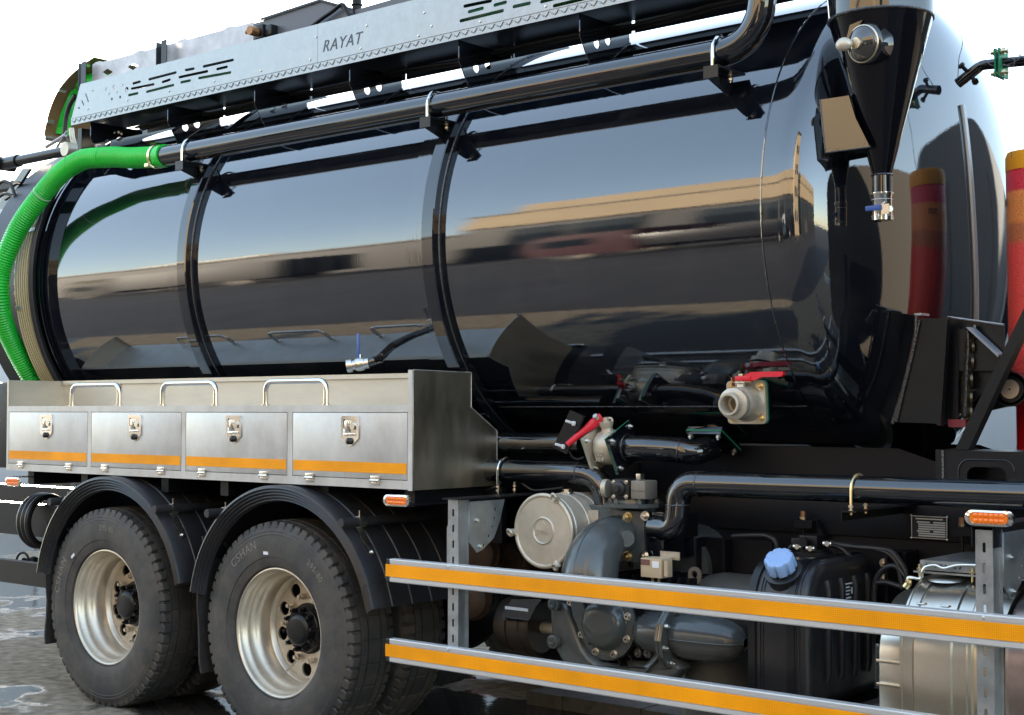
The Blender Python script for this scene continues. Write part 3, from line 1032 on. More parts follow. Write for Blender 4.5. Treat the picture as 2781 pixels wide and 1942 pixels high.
def kick_plates():
    Y = 4.856
    jx = zt(1, 2130, 300, Y=Y).x

    def q(n, x, y):
        p = zt(n, x, y, Y=Y)
        return (p.x, p.z)

    def q4(x, y):
        p = at(x / 4.58, y / 4.58, Y=Y)
        return (p.x, p.z)
    x0b = q(1, 480, 790)[0]; x0t = q(1, 540, 570)[0]
    zt_ = 3.470
    holes = []

    def S(a, b, w, f=q4):
        (xa, za), (xb, zb) = f(*a), f(*b)
        holes.append(slot(xa, za, xb, zb, w))
    for a, b in (((1660, 1040), (1745, 1015)), ((1858, 988), (2190, 902)), ((1640, 1105), (1915, 1050)), ((1605, 1185), (1715, 1160)),
                 ((2025, 1022), (2115, 992)), ((1828, 1143), (2160, 1058))):
        S(a, b, 0.0072)
    q1 = lambda x, y: q(1, x, y)
    for a, b in (((1245, 470), (1300, 460)), ((1203, 518), (1390, 478)), ((1215, 552), (1275, 540)), ((1365, 446), (1562, 402)), ((1456, 464), (1522, 448)), ((1335, 524), (1545, 486))):
        S(a, b, 0.0072, q1)
    for x, y, r in ((1330, 1115, 26), (1427, 1085, 36), (1580, 1115, 34), (1365, 1170, 18), (1395, 1232, 18), (1465, 1150, 18), (1497, 1208, 18), (1535, 1062, 18), (985, 1345, 17)):
        c = q4(x, y)
        holes.append(circle(c[0], c[1], r / 4.58 * 0.0021, 12))
    S((1070, 1175), (1100, 1262), 0.0062); S((1022, 1258), (1044, 1305), 0.0055)
    outline = [(x0b, 3.277), (jx - 0.001, 3.277), (jx - 0.001, zt_), (x0t, zt_)]
    k = sheet('kick_plate', outline, holes, 0.003, GALV, TRK, 'Y', Y)
    holes = []
    q2 = lambda x, y: q(2, x, y)
    for a, b in (((820, 42), (995, 6)), ((850, 80), (940, 56)), ((795, 140), (1075, 72)), ((1022, 35), (1095, 16)), ((1150, 45), (1255, 22)), ((1335, 12), (1530, -36)), ((1080, -10), (1300, -60)), ((1420, 40), (1660, -18))):
        S(a, b, 0.0078, q2)
    k2 = sheet('kick_plate', [(jx + 0.001, 3.277), (-2.75, 3.277), (-2.75, zt_), (jx + 0.001, zt_)], holes, 0.003, GALV, TRK, 'Y', Y)
    c = q(1, 2140, 340)
    text('stencilled_name', 'RAYAT', 0.082, STENC, k2, (c[0] + 0.022, Y - 0.0025, c[1] - 0.012), shear=0.28, spacing=1.12, th=0.0004)
    for n, pl in ((1, [(855, 672), (1135, 610), (1437, 545), (1750, 475), (620, 605), (590, 730), (2080, 400), (2120, 248)]), (2, [(165, 172), (512, 240), (550, 85), (600, 175), (125, 325), (925, 145), (1365, 42)])):
        for x, y in pl:
            p = q(n, x, y)
            MB().lathe([(0, 0.0065), (0.002, 0.006), (0.004, 0.001)], (p[0], Y - 0.002, p[1]), (0, -1, 0), seg=10).done('rivet', ZINC, k if p[0] < jx else k2)
    # green hose and a black line stowed on the deck, seen through the cut-outs
    hp = even([Vector((-7.30, 4.955, 3.338)), Vector((-2.8, 4.955, 3.338))], 0.0078)
    MB().tube(hp, 0.053, seg=16, rf=lambda i: (0.048, 0.055)[i % 2]).done('stowed_hose', DGREEN, TRK, angle=80)
    MB().tube([(-7.1, 4.95, 3.432), (-5, 4.955, 3.428), (-2.8, 4.95, 3.432)], 0.034, seg=14).done('stowed_pipe', BLAK, TRK)
    # hangers from plate to deck
    MB().box(-7.46, -7.453, 4.858, 4.95, 3.284, 3.46).box(-5.9, -5.893, 4.858, 4.95, 3.284, 3.46).done('plate_stay', GALVG, k)


kick_plates()


def hose_tray():
    """raised hose tray along the top; its guard curls down at the rear"""
    Y = 5.26
    def q(n, x, y, Y=Y):
        p = zt(n, x, y, Y=Y); return (p.x, p.z)
    d1 = [q(1, 688, 483), q(1, 722, 460), q(1, 758, 482), q(1, 722, 508)]
    d2 = [q(1, 855, 450), q(1, 890, 424), q(1, 928, 440), q(1, 892, 472)]
    xl = q(1, 620, 500)[0]; xm = q(1, 1700, 200)[0]
    top = [(xl + (xm - xl) * i / 40, 3.735 + (0.010 if i % 11 in (1, 2) else 0)) for i in range(41)]
    tray = sheet('tray_side_panel', [(xl, 3.42), (xm, 3.42)] + list(reversed(top)), [d1, d2], 0.003, GALVG, TRK, 'Y', Y)
    # uprights
    for a, b in ((570, 622), (1090, 1162)):
        x_a, x_b = q(1, a, 470)[0], q(1, b, 470)[0]
        s = MB().box(x_a, x_a + 0.004, Y - 0.05, Y, 3.42, 3.748).box(x_b - 0.05, x_b, Y - 0.052, Y - 0.048, 3.42, 3.748)
        s.done('tray_upright', SATIN, tray)
    # hooded housing further forward
    Yh = Y - 0.02
    hq = lambda n, x, y: q(n, x, y, Yh)
    hp = [(hq(1, 1700, 200)[0], 3.42), (-4.9, 3.42), (-4.9, 3.66), hq(2, 60, 75), hq(1, 2294, 62), hq(1, 2235, 40), hq(1, 2155, 16), hq(1, 1785, 138), hq(1, 1700, 158)]
    hd = sheet('hood_panel', hp, [], 0.004, mat('hood_grey_black', (0.10, 0.10, 0.115), 0.4), TRK, 'Y', Yh)
    l0, l1, l2 = hq(1, 1760, 140), hq(1, 2155, 12), hq(1, 2250, 38)
    MB().hexa([(l0[0], Yh - 0.015, l0[1]), (l1[0], Yh - 0.015, l1[1]), (l1[0], Yh + 0.3, l1[1]), (l0[0], Yh + 0.3, l0[1]),
               (l0[0], Yh - 0.015, l0[1] + 0.012), (l1[0], Yh - 0.015, l1[1] + 0.012), (l1[0], Yh + 0.3, l1[1] + 0.012), (l0[0], Yh + 0.3, l0[1] + 0.012)]) \
        .hexa([(l1[0] + 0.002, Yh - 0.015, l1[1]), (l2[0], Yh - 0.015, l2[1]), (l2[0], Yh + 0.3, l2[1]), (l1[0] + 0.002, Yh + 0.3, l1[1]),
               (l1[0] + 0.002, Yh - 0.015, l1[1] + 0.012), (l2[0], Yh - 0.015, l2[1] + 0.012), (l2[0], Yh + 0.3, l2[1] + 0.012), (l1[0] + 0.002, Yh + 0.3, l1[1] + 0.012)]).done('hood_lid', SATIN, hd)
    b0, b1 = q(1, 1695, 265, Y - 0.08), q(1, 1760, 158, Y - 0.08)
    MB().box(b0[0], b1[0], Y - 0.08, Y - 0.024, b0[1], b1[1], bev=0.004).box(b1[0] + 0.002, b1[0] + 0.06, Y - 0.07, Y - 0.023, b0[1] + 0.01, b1[1] - 0.01, bev=0.003).done('hinge_block', SATIN, hd)
    MB().cyl((b0[0] + 0.03, Y - 0.13, (b0[1] + b1[1]) / 2), (b0[0] + 0.03, Y - 0.08, (b0[1] + b1[1]) / 2), 0.026, seg=14).cyl((b0[0] - 0.02, Y - 0.11, (b0[1] + b1[1]) / 2), (b0[0] + 0.06, Y - 0.11, (b0[1] + b1[1]) / 2), 0.012, seg=8).done('hinge_bolt', mat('rusty_bolt', (0.35, 0.17, 0.07), 0.5, 0.6), hd)
    rope = [zt(1, 2075, 190, Y=Y - 0.05), zt(1, 2150, 130, Y=Y - 0.05), zt(1, 2230, 75, Y=Y - 0.05), zt(1, 2294, 30, Y=Y - 0.05), zt(2, 40, 90, Y=Y - 0.05), zt(2, 90, 110, Y=Y - 0.05), zt(2, 30, 130, Y=Y - 0.05)]
    rp = even(smooth_path(rope, 8), 0.009)
    MB().tube(rp, 0.012, seg=10, rf=lambda i: 0.012 if i % 2 else 0.009).done('lifting_chain', CHAS, hd, angle=80)
    c = zt(2, 97, 60, Y=Y)
    MB().cyl((c.x, Y, 3.5), (c.x, Y, 4.05), 0.024).torus((c.x, Y, c.z + 0.02), (0, 0, 1), 0.026, 0.005).done('vent_pipe', CHAS, hd)
    # curled guard band
    pl = [(1, 640, 385), (1, 560, 440), (1, 470, 520), (1, 400, 610), (1, 350, 720), (1, 322, 820), (1, 305, 915), (1, 320, 945)]
    pts = smooth_path([zt(n, x, y, Y=5.30) for n, x, y in pl], 6)
    m = MB(); rs = []
    cen = Vector((pts[0].x, 5.3, pts[-1].z))
    for i, p in enumerate(pts):
        t = (pts[min(i + 1, len(pts) - 1)] - pts[max(i - 1, 0)]).normalized()
        nrm = Vector((-t.z, 0, t.x)); nrm = nrm if nrm.dot(cen - p) > 0 else -nrm
        rs.append([p + Vector((0, -0.012, 0)), p + nrm * 0.004 + Vector((0, -0.012, 0)), p + nrm * 0.004 + Vector((0, 0.40, 0)), p + Vector((0, 0.40, 0))])
    m.rings(rs)
    gd = m.done('tray_end_guard', mat('guard_backlit_tint', (0.15, 0.085, 0.03), 0.4, dust=0.1), TRK)  # orange-brown of the backlight is put into the guard's colour
    for i in (6, 18, 30, 38):
        p = pts[min(i, len(pts) - 1)]
        MB().cyl(p + Vector((0.03, -0.03, 0)), p + Vector((0.03, 0.02, 0)), 0.014, seg=8).done('bolt', ZINC, gd)
    # green hose stowed in the tray
    hp = [(xm - 0.3, 5.42, 3.60), (-6.9, 5.42, 3.60), (xl + 0.25, 5.42, 3.60)] + [zt(1, x, y, Y=5.42) for x, y in ((560, 545), (500, 615), (455, 700), (425, 800), (410, 900))]
    path = even(smooth_path(hp, 12), 0.006)
    MB().tube(path, 0.055, seg=20, rf=lambda i: (0.054, 0.059)[i % 2]).done('stowed_hose', GREEN, TRK, angle=80)
    hp = [zt(1, x, y, Y=5.30) for x, y in ((505, 640), (470, 700), (447, 770), (437, 850), (432, 930), (440, 990))]
    MB().tube(even(smooth_path(hp, 8), 0.008), 0.017, seg=10, rf=lambda i: (0.017, 0.014)[i % 2]).done('hydraulic_hose', BLAK, TRK, angle=80)
    hp = [zt(1, x, y, Y=5.25) for x, y in ((478, 860), (485, 920), (500, 975))]
    MB().tube(smooth_path(hp, 6), 0.016, seg=10).done('hose_fitting', CAST, TRK)


hose_tray()


def door_cylinder():
    """hydraulic cylinder and linkage that open the rear door"""
    Y = 5.15
    a, b = zt(1, 20, 1098, Y=Y), zt(1, 460, 1008, Y=Y)
    c = hub_empty('door_cylinder', TRK, a)
    MB().cyl(a, a.lerp(b, 0.25), 0.042, seg=24).cyl(a.lerp(b, 0.2), b, 0.033, seg=24).done('barrel', SATIN, c, angle=40)
    MB().cyl(a + Vector((0, -0.06, 0)), a + Vector((0, 0.08, 0)), 0.045, seg=24).cyl(a + Vector((0, -0.07, 0)), a + Vector((0, 0, 0)), 0.014, seg=12).done('pivot_boss', CHAS, c)
    MB().cyl(b + Vector((0.03, -0.05, 0)), b + Vector((0.03, 0.03, 0)), 0.045, seg=20).done('end_eye', CAST, c)
    e = zt(1, 30, 1260, Y=5.0)
    MB().prism([zt(1, 150, 1130, Y=5.0), zt(1, 200, 1130, Y=5.0), zt(1, 20, 1400, Y=5.0), zt(1, -30, 1400, Y=5.0)], (0, 0.02, 0)).done('link_arm', GLOSS, c)
    hp = [zt(1, x, y, Y=4.95) for x, y in ((-20, 1240), (25, 1215), (70, 1235), (95, 1300), (105, 1370), (110, 1440), (112, 1520), (112, 1600))]
    MB().tube(even(smooth_path(hp, 8), 0.006), 0.012, seg=10, rf=lambda i: (0.012, 0.010)[i % 2]).done('hydraulic_hose', BLAK, c, angle=80)
    hp = [zt(1, x, y, Y=4.97) for x, y in ((-20, 1330), (30, 1300), (75, 1310), (100, 1350))]
    MB().tube(even(smooth_path(hp, 8), 0.006), 0.010, seg=10, rf=lambda i: (0.010, 0.008)[i % 2]).done('hydraulic_hose', BLAK, c, angle=80)
    p0, p1 = zt(1, 310, 985, Y=5.2), zt(1, 440, 905, Y=5.2)
    MB().tube([p0, p1], 0.012, seg=8).tube([zt(1, 380, 990, Y=5.2), zt(1, 450, 880, Y=5.2)], 0.008, seg=8).done('stay_rod', GALVG, c)
    # plate corner the hose passes over
    MB().box(-7.62, -7.58, 4.95, 5.1, 3.02, 3.24).done('corner_stay', SATIN, c)


door_cylinder()


# ------------------------------------------------------------------ steel toolbox
def toolbox():
    xa, xb, yf, yb = -7.608, -4.372, 4.5, 4.868
    t = hub_empty('toolbox', TRK, (-6, 4.6, 1.21), 'long stainless steel toolbox with four doors and orange stripe')
    F = MB()
    F.box(xa, -4.40, yf, yf + 0.004, 1.541, 1.573)          # top rail
    F.box(xa, -4.40, yf, yf + 0.02, 1.208, 1.246)           # bottom rail
    F.box(xa, xa + 0.020, yf, yf + 0.02, 1.246, 1.541)
    for a, b in ((-6.806, -6.772), (-5.987, -5.953), (-5.187, -5.151)):
        F.box(a, b, yf + 0.001, yf + 0.02, 1.2462, 1.5408)
    F.box(-4.405, -4.4, yf, yf + 0.02, 1.2462, 1.5408)
    F.done('front_frame', INOX, t)
    MB().box(xa, -4.372, yf + 0.0045, yb, 1.569, 1.573).done('tray_floor', INOX, t)
    MB().box(xa + 0.003, -4.376, yf + 0.03, yb - 0.002, 1.206, 1.215).done('underside', INOXD, t)
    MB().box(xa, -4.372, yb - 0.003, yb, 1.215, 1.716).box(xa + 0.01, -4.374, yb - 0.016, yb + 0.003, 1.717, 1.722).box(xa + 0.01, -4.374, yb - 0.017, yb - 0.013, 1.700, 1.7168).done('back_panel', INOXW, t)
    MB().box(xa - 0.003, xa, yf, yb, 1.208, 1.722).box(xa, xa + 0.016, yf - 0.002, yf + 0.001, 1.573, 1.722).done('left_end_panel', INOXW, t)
    MB().box(-7.035, -7.031, yb - 0.01, yb - 0.0035, 1.575, 1.70).done('panel_seam', INOX, t)
    pr = [(4.498, 1.206), (4.498, 1.7235), (4.868, 1.7185), (4.868, 1.563), (5.045, 1.456), (5.045, 1.206)]
    sheet('right_end_panel', pr, [], 0.004, INOXD, t, 'X', -4.370)
    MB().box(-4.398, -4.372, 4.494, 4.4975, 1.204, 1.7235).done('corner_flange', INOX, t)
    # rolled rim of the end panel and its two spots of wear
    MB().tube([(-4.368, y, z) for y, z in pr[1:]], 0.0022, seg=6).done('panel_rim', INOX, t)
    doors = ((-7.586, -6.809), (-6.769, -5.990), (-5.950, -5.190), (-5.148, -4.408))
    hx = ((-7.453, -6.975), (-6.64, -6.148), (-5.815, -5.35), (-5.028, -4.60))
    lx = (-7.197, -6.375, -5.573, -4.76)
    for i, (a, b) in enumerate(doors):
        d = MB()
        d.box(a, b, yf + 0.0005, yf + 0.012, 1.2485, 1.5385, bev=0.0022)
        d = d.done('door', INOX, t, angle=25)
        MB().box(a + 0.004, b - 0.004, yf - 0.0008, yf + 0.0003, 1.274, 1.3205).done('reflective_tape', TAPE, t, flat=True)
        for h in hx[i]:
            MB().box(h - 0.028, h + 0.028, yf - 0.006, yf - 0.001, 1.243, 1.262, bev=0.001).cyl((h - 0.028, yf - 0.008, 1.242), (h + 0.028, yf - 0.008, 1.242), 0.0058, seg=12) \
                .box(h - 0.024, h + 0.024, yf - 0.005, yf - 0.001, 1.222, 1.240, bev=0.001).done('hinge', EDGE, t)
        # paddle latch: pointed pan with recess, paddle, keyhole
        x = lx[i]
        out = [(x - 0.056, 1.518), (x - 0.05, 1.524), (x + 0.05, 1.524), (x + 0.056, 1.518), (x + 0.056, 1.425), (x + 0.010, 1.392), (x - 0.010, 1.392), (x - 0.056, 1.425)]
        ins = [(x - 0.042, 1.510), (x + 0.042, 1.510), (x + 0.042, 1.434), (x - 0.042, 1.434)]
        la = sheet('latch', out, [ins], 0.006, CHROME, t, 'Y', yf - 0.003)
        MB().box(x - 0.042, x + 0.042, yf - 0.0012, yf + 0.0002, 1.434, 1.510).done('latch_pan', EDGE, t)
        MB().box(x - 0.03, x - 0.006, yf - 0.010, yf - 0.002, 1.45, 1.503, bev=0.002).box(x - 0.038, x + 0.036, yf - 0.011, yf - 0.004, 1.437, 1.447, bev=0.002) \
            .cyl((x + 0.02, yf - 0.002, 1.478), (x + 0.02, yf - 0.012, 1.478), 0.015, seg=18).done('latch_paddle', CHROME, t)
        MB().cyl((x, yf - 0.002, 1.412), (x, yf - 0.016, 1.412), 0.0155, seg=18).sphere((x, yf - 0.016, 1.412), 0.015, 14, 8, (1, 0.5, 1)).done('lock_cover', LABK, t)
    # grab rails
    for a, b in ((-7.0, -6.562), (-6.185, -5.755), (-5.378, -4.955)):
        y = 4.53
        pts = round_path([(a, y, 1.574), (a, y, 1.686), (b, y, 1.686), (b, y, 1.574)], 0.05, 8)
        MB().tube(pts, 0.0125, seg=20).done('grab_rail', CHROME, t, angle=60)
        for x in (a, b):
            MB().cyl((x, y, 1.573), (x, y, 1.578), 0.02, seg=16).done('rail_foot', EDGE, t)
    # water spot on the back panel
    return t


toolbox()
# support frame below the box
bs = hub_empty('toolbox_support', TRK, (-6, 4.8, 1.15))
for x in (-7.45, -6.92, -6.2, -5.72, -5.0, -4.45):
    MB().box(x - 0.03, x + 0.03, 4.56, 5.3, 1.13, 1.2035).done('support_arm', CHAS, bs)
MB().box(-7.5, -4.30, 5.0, 5.03, 0.95, 1.20).done('support_beam', CHAS, bs)


def drain_valve(bx):
    """small blue handled ball valve on a bent black pipe over the box"""
    v = hub_empty('drain_valve', TRK, (-4.8, 4.7, 1.8), 'small steel ball valve with upright blue lever')
    A = Vector((-4.872, 4.872, 1.852))
    pts = [A, A.lerp(zt(5, 250, 796, Y=4.70), 0.5), zt(5, 250, 796, Y=4.70), zt(5, 200, 818, Y=4.64), zt(5, 165, 828, Y=4.63)]
    pts = smooth_path(pts[:3], 5) + [pts[3], pts[4]]
    MB().tube(pts, 0.019, seg=18).torus(pts[10], pts[11] - pts[9], 0.021, 0.003).done('pipe_stub', PIPEP, v)
    a, b = zt(5, 175, 828, Y=4.63), zt(5, 15, 852, Y=4.56)
    d = (b - a).normalized()
    m = MB()
    m.lathe([(0, 0.018), (0.0, 0.024), (0.02, 0.024), (0.022, 0.029), (0.045, 0.031), (0.06, 0.027), (0.062, 0.022), (0.075, 0.022), (0.076, 0.030), (0.10, 0.030), (0.102, 0.018), (0.102, 0.017), (0.07, 0.0165)], a, d, seg=22, mod=lambda k, i, r: r)
    m.done('valve_body', ZINC, v)
    MB().cyl(a + d * 0.04 + Vector((0, 0, 0.02)), a + d * 0.04 + Vector((0, 0, 0.045)), 0.008, seg=10).done('valve_stem', ZINC, v)
    s = a + d * 0.04 + Vector((0, 0, 0.04))
    MB().box(s.x - 0.008, s.x + 0.008, s.y - 0.012, s.y - 0.009, s.z - 0.02, s.z + 0.10, bev=0.001).done('lever', BLUEH, v)


drain_valve(0)


# ------------------------------------------------------------------ wheels
def tyre_mesh(width, seg=480):
    h = width / 2
    # (y, radius, shoulder lug flag)
    P = [(-h + 0.045, 0.300, 0), (-h + 0.012, 0.309, 0), (-h + 0.006, 0.330, 0), (-h + 0.004, 0.352, 0), (-h + 0.0005, 0.354, 0), (-h - 0.002, 0.40, 0), (-h - 0.0005, 0.43, 0),
         (-h + 0.003, 0.455, 0), (-h + 0.0015, 0.457, 0), (-h + 0.005, 0.470, 0), (-h + 0.0035, 0.472, 0), (-h + 0.009, 0.486, 0), (-h + 0.011, 0.489, 1), (-h + 0.015, 0.504, 1), (-h + 0.020, 0.516, 1),
         (-h + 0.028, 0.517, 1), (-h + 0.055, 0.520, 1), (-h + 0.0555, 0.520, 0), (-h + 0.057, 0.507, 0), (-h + 0.063, 0.507, 0), (-h + 0.0645, 0.521, 2), (-h + 0.098, 0.5225, 2), (-h + 0.0995, 0.509, 0), (-h + 0.1055, 0.509, 0),
         (-h + 0.107, 0.523, 2), (0, 0.523, 2)]
    P2 = [(-y, r, f) for y, r, f in reversed(P[:-1])]
    P = P + P2
    m = MB()
    per = 8

    def mod(k, i, r):
        f = P[k][2]
        if f == 1 and i % per in (0, 1):
            return r - 0.017
        if f == 2 and (i + 1) % 16 == 0:
            return r - 0.004
        return r
    m.lathe([(y, r) for y, r, f in P], (0, 0, 0), (0, 1, 0), seg=seg, mod=mod)
    return m


def rim_mesh(sgn=1):
    """outer rim with deep barrel, facing -Y; y=0 is the flange face"""
    P = [(0.014, 0.300), (0.002, 0.3035), (-0.003, 0.3015), (-0.004, 0.296), (0.0, 0.2905), (0.010, 0.287), (0.030, 0.2835), (0.034, 0.279), (0.052, 0.274), (0.075, 0.271),
         (0.085, 0.262), (0.10, 0.252), (0.118, 0.249), (0.15, 0.249), (0.158, 0.254), (0.166, 0.254), (0.172, 0.248), (0.185, 0.243), (0.190, 0.2385), (0.196, 0.2375)]
    P = [(y, r) for y, r in P]
    return MB().lathe(P, (0, 0, 0), (0, 1, 0), seg=96)


def make_disc():
    """wheel disc with ten hand holes"""
    n = 10
    holes = []
    for k in range(n):
        a = 2 * PI * (k + 0.35) / n
        holes.append(circle(0.197 * math.cos(a), 0.197 * math.sin(a), 0.0335, 16))
    return holes


WH = []


def wheel(cx, near=True, first=None, label=None):
    w = hub_empty('wheel', TRK, (cx, 4.5 if near else 7.0, 0.514), label)
    s = 1 if near else -1
    cy = 4.5 if near else 7.0
    if first is None:
        ty = tyre_mesh(0.285).done('tyre', RUBB, w, angle=28, loc=(cx, cy + s * 0.118, 0.514)) if False else None
        mb = tyre_mesh(0.285)
        ty = mb.done('tyre', RUBB, w, angle=28)
        ty.location = Vector((0, 0.118, 0))
        t2 = ty.copy(); COL.objects.link(t2); t2.parent = w; t2.location = Vector((0, 0.118 + 0.345, 0))
        r = rim_mesh().done('rim', RIMP, w, angle=40); r.location = (0, 0, 0)
        disc = sheet('rim_disc', circle(0, 0, 0.2405, 72), make_disc() + [circle(0, 0, 0.11, 30)], 0.010, RIMP, w, 'Y', 0.199)
        disc.location = (0, 0, 0)
        m = MB()
        m.lathe([(0.20, 0.120), (0.182, 0.120), (0.180, 0.118), (0.180, 0.112), (0.150, 0.108), (0.146, 0.104), (0.146, 0.080), (0.118, 0.077), (0.108, 0.068), (0.104, 0.052), (0.104, 0.001)], (0, 0, 0), (0, 1, 0), seg=40)
        hb = m.done('hub', LABK if False else SATIN, w); hb.location = (0, 0, 0)
        m = MB().lathe([(0.30, 0.20), (0.26, 0.20), (0.23, 0.05)], (0, 0, 0), (0, 1, 0), seg=32)
        dr = m.done('brake_drum', CHAS, w); dr.location = (0, 0, 0)
        objs = [ty, t2, r, disc, hb, dr]
        for k in range(10):
            a = 2 * PI * (k + 0.2) / 10
            m = MB().cyl((0, 0.0, 0), (0, -0.022, 0), 0.0125, seg=6).cyl((0, -0.022, 0), (0, -0.036, 0), 0.009, seg=8)
            nt = m.done('hub_nut', CHAS, w); nt.location = (0.095 * math.cos(a), 0.148, 0.095 * math.sin(a)); objs.append(nt)
        for k in range(10):
            a = 2 * PI * (k + 0.85) / 10
            m = MB().cyl((0, 0.0, 0), (0, -0.02, 0), 0.016, seg=6).cyl((0, -0.02, 0), (0, -0.034, 0), 0.010, seg=8)
            nt = m.done('wheel_nut', CAST if k % 3 else RIMP, w); nt.location = (0.152 * math.cos(a), 0.184, 0.152 * math.sin(a)); objs.append(nt)
        v = MB().tube([(0, 0.175, 0), (0.02, 0.13, -0.02), (0.03, 0.085, -0.035)], 0.0045, seg=8).done('valve_stem', CAST, w)
        v.location = (-0.075, 0, -0.16); objs.append(v)
        # raised lettering on the sidewall
        letm = mat('raised_rubber', (0.17, 0.155, 0.13), 0.55)
        fl = []
        for st, ang, sz in (('CSHAN', R(122), 0.056), ('295/80', R(48), 0.040)):
            o = text('sidewall_lettering', st, sz, letm, w, (0, -0.026, 0), th=0.0012, bend=(0.405 if sz > .03 else 0.40, ang), spacing=1.12)
            o.location = (0, 0, 0); objs.append(o)
        tg = MB().box(-0.016, 0.016, -0.029, -0.0255, -0.007, 0.007).done('paper_tag', LABW, w)
        tg.location = (-0.06, 0, 0.368); objs.append(tg)
        return w, objs
    else:
        for o in first[1]:
            c = o.copy(); COL.objects.link(c); c.parent = w
            c.location = Vector(o.location)
        if not near:
            w.rotation_euler = (0, 0, PI)
        return w, None


W1 = wheel(-5.243, label='front one of the twin rear wheel pairs, nearest the camera')
w2, _ = wheel(-6.615, first=W1, label='rear one of the wheel pairs, left in the photo')
w2.rotation_euler = (0, R(-38), 0)
wheel(-5.243, near=False, first=W1)
wheel(-6.615, near=False, first=W1)


def fender(cx, parts=True):
    f = hub_empty('mudguard', TRK, (cx, 4.7, 1.15))
    cz, Rr = 0.552, 0.652
    prof = [(4.475, Rr - 0.078), (4.455, Rr - 0.070), (4.459, Rr - 0.062), (4.448, Rr - 0.056), (4.452, Rr - 0.048), (4.441, Rr - 0.042), (4.445, Rr - 0.034), (4.435, Rr - 0.028),
            (4.439, Rr - 0.020), (4.430, Rr - 0.014), (4.434, Rr - 0.004), (4.442, Rr)]
    y = 4.56
    while y < 5.06:
        prof += [(y - 0.012, Rr), (y - 0.008, Rr + 0.005), (y + 0.008, Rr + 0.005), (y + 0.012, Rr)]
        y += 0.125
    prof += [(5.085, Rr)]
    inner = [(5.085, Rr - 0.008), (4.452, Rr - 0.010), (4.478, Rr - 0.072)]
    loop = prof + inner
    rs = []
    a0, a1, n = (R(22) if cx > -5.5 else R(13)), R(170), 90
    for i in range(n + 1):
        a = a0 + (a1 - a0) * i / n
        ext = 0.0
        rs.append([Vector((cx + r * math.cos(a), yy, cz + r * math.sin(a))) for yy, r in loop])
    # straight skirt at the front end
    first = rs[0]
    if cx > -5.5:
        dn = Vector((0.035, 0, -0.105))
        MB().rings([[p + Vector((0, 0, -0.001)) for p in first], [p + dn * 0.5 for p in first], [p + dn for p in first]]).done('guard_skirt', PLAS, f, angle=30)
    MB().rings(rs).done('guard_shell', PLAS, f, angle=30)
    # carrier tubes with rubber-capped ends, zinc clamps and straps
    for a in (R(47), R(133)):
        px, pz = cx + (Rr + 0.035) * math.cos(a), cz + (Rr + 0.035) * math.sin(a)
        yo = 4.40
        c = MB().cyl((px, yo + 0.004, pz), (px, 5.3, pz), 0.0215, seg=20).cyl((px, yo, pz), (px, yo + 0.004, pz), 0.019, seg=20).done('carrier_tube', PLAS, f)
        s = MB()
        s.lathe([(4.50, 0.0225), (4.50, 0.0255), (4.54, 0.0255), (4.54, 0.0225)], (px, 0, pz), (0, 1, 0), seg=24)
        st = []
        for k in range(9):
            b = a - (R(13) * k / 8 if a < PI / 2 else -R(6) * k / 8)
            rr = Rr + 0.008 + (0.016 if k == 0 else 0.004 * math.sin(k * 1.2))
            st.append((cx + rr * math.cos(b), cz + rr * math.sin(b)))
        for k in range(8):
            (xa, za), (xb, zb) = st[k], st[k + 1]
            s.hexa([(xa, 4.50, za), (xa, 4.535, za), (xa, 4.535, za + 0.003), (xa, 4.50, za + 0.003), (xb, 4.50, zb), (xb, 4.535, zb), (xb, 4.535, zb + 0.003), (xb, 4.50, zb + 0.003)])
        s.cyl((px - 0.006, 4.52, pz + 0.02), (px - 0.006, 4.52, pz + 0.05), 0.004, seg=6)
        s.sphere((st[-1][0], 4.516, st[-1][1] + 0.004), 0.011, 10, 6)
        s.done('zinc_clamp', ZINC, f)
        b = a - (R(8) if a < PI / 2 else -R(14))
        q = Vector((cx + (Rr - 0.02) * math.cos(b), 4.56, cz + (Rr - 0.02) * math.sin(b)))
        MB().hexnut(q, (-math.cos(b), 0, -math.sin(b)), 0.011, 0.02).done('bolt', ZINC, f)
    # rough rubber flap hanging behind the wheel
    X = cx - 0.615
    out = [(4.475, 0.935), (4.475, 0.90), (4.462, 0.62), (4.488, 0.42), (4.50, 0.275), (4.56, 0.262), (5.05, 0.262), (5.05, 0.935)]
    rs = []
    m = MB()
    for s_ in (0, 0.012):
        pass
    rows = 14
    top, bot = 0.935, 0.265
    grid = []
    for i in range(rows + 1):
        z = top + (bot - top) * i / rows
        e = 0.012 * math.sin(i * 0.8) + (0.03 if i > 10 else 0) * (i - 10) / 4
        xx = X + 0.02 * math.sin(i * 0.35 + cx)
        grid.append([Vector((xx, 4.47 + e, z)), Vector((xx + 0.012, 4.47 + e, z)), Vector((xx + 0.012, 5.05, z)), Vector((xx, 5.05, z))])
    m.rings(grid)
    fl = m.done('rubber_flap', FLAP, f, angle=50)
    MB().box(X + 0.013, X + 0.019, 4.55, 4.70, 0.74, 0.92).done('flap_plate', SATIN, f)
    for z in (0.88, 0.775):
        MB().lathe([(0, 0.014), (0.006, 0.012), (0.01, 0.002)], (X + 0.019, 4.60, z), (1, 0, 0), seg=12).done('flap_bolt', mat('rusty_bolt', (0.35, 0.17, 0.07), 0.5, 0.6), f)
    return f


fender(-6.54)
fender(-5.185)

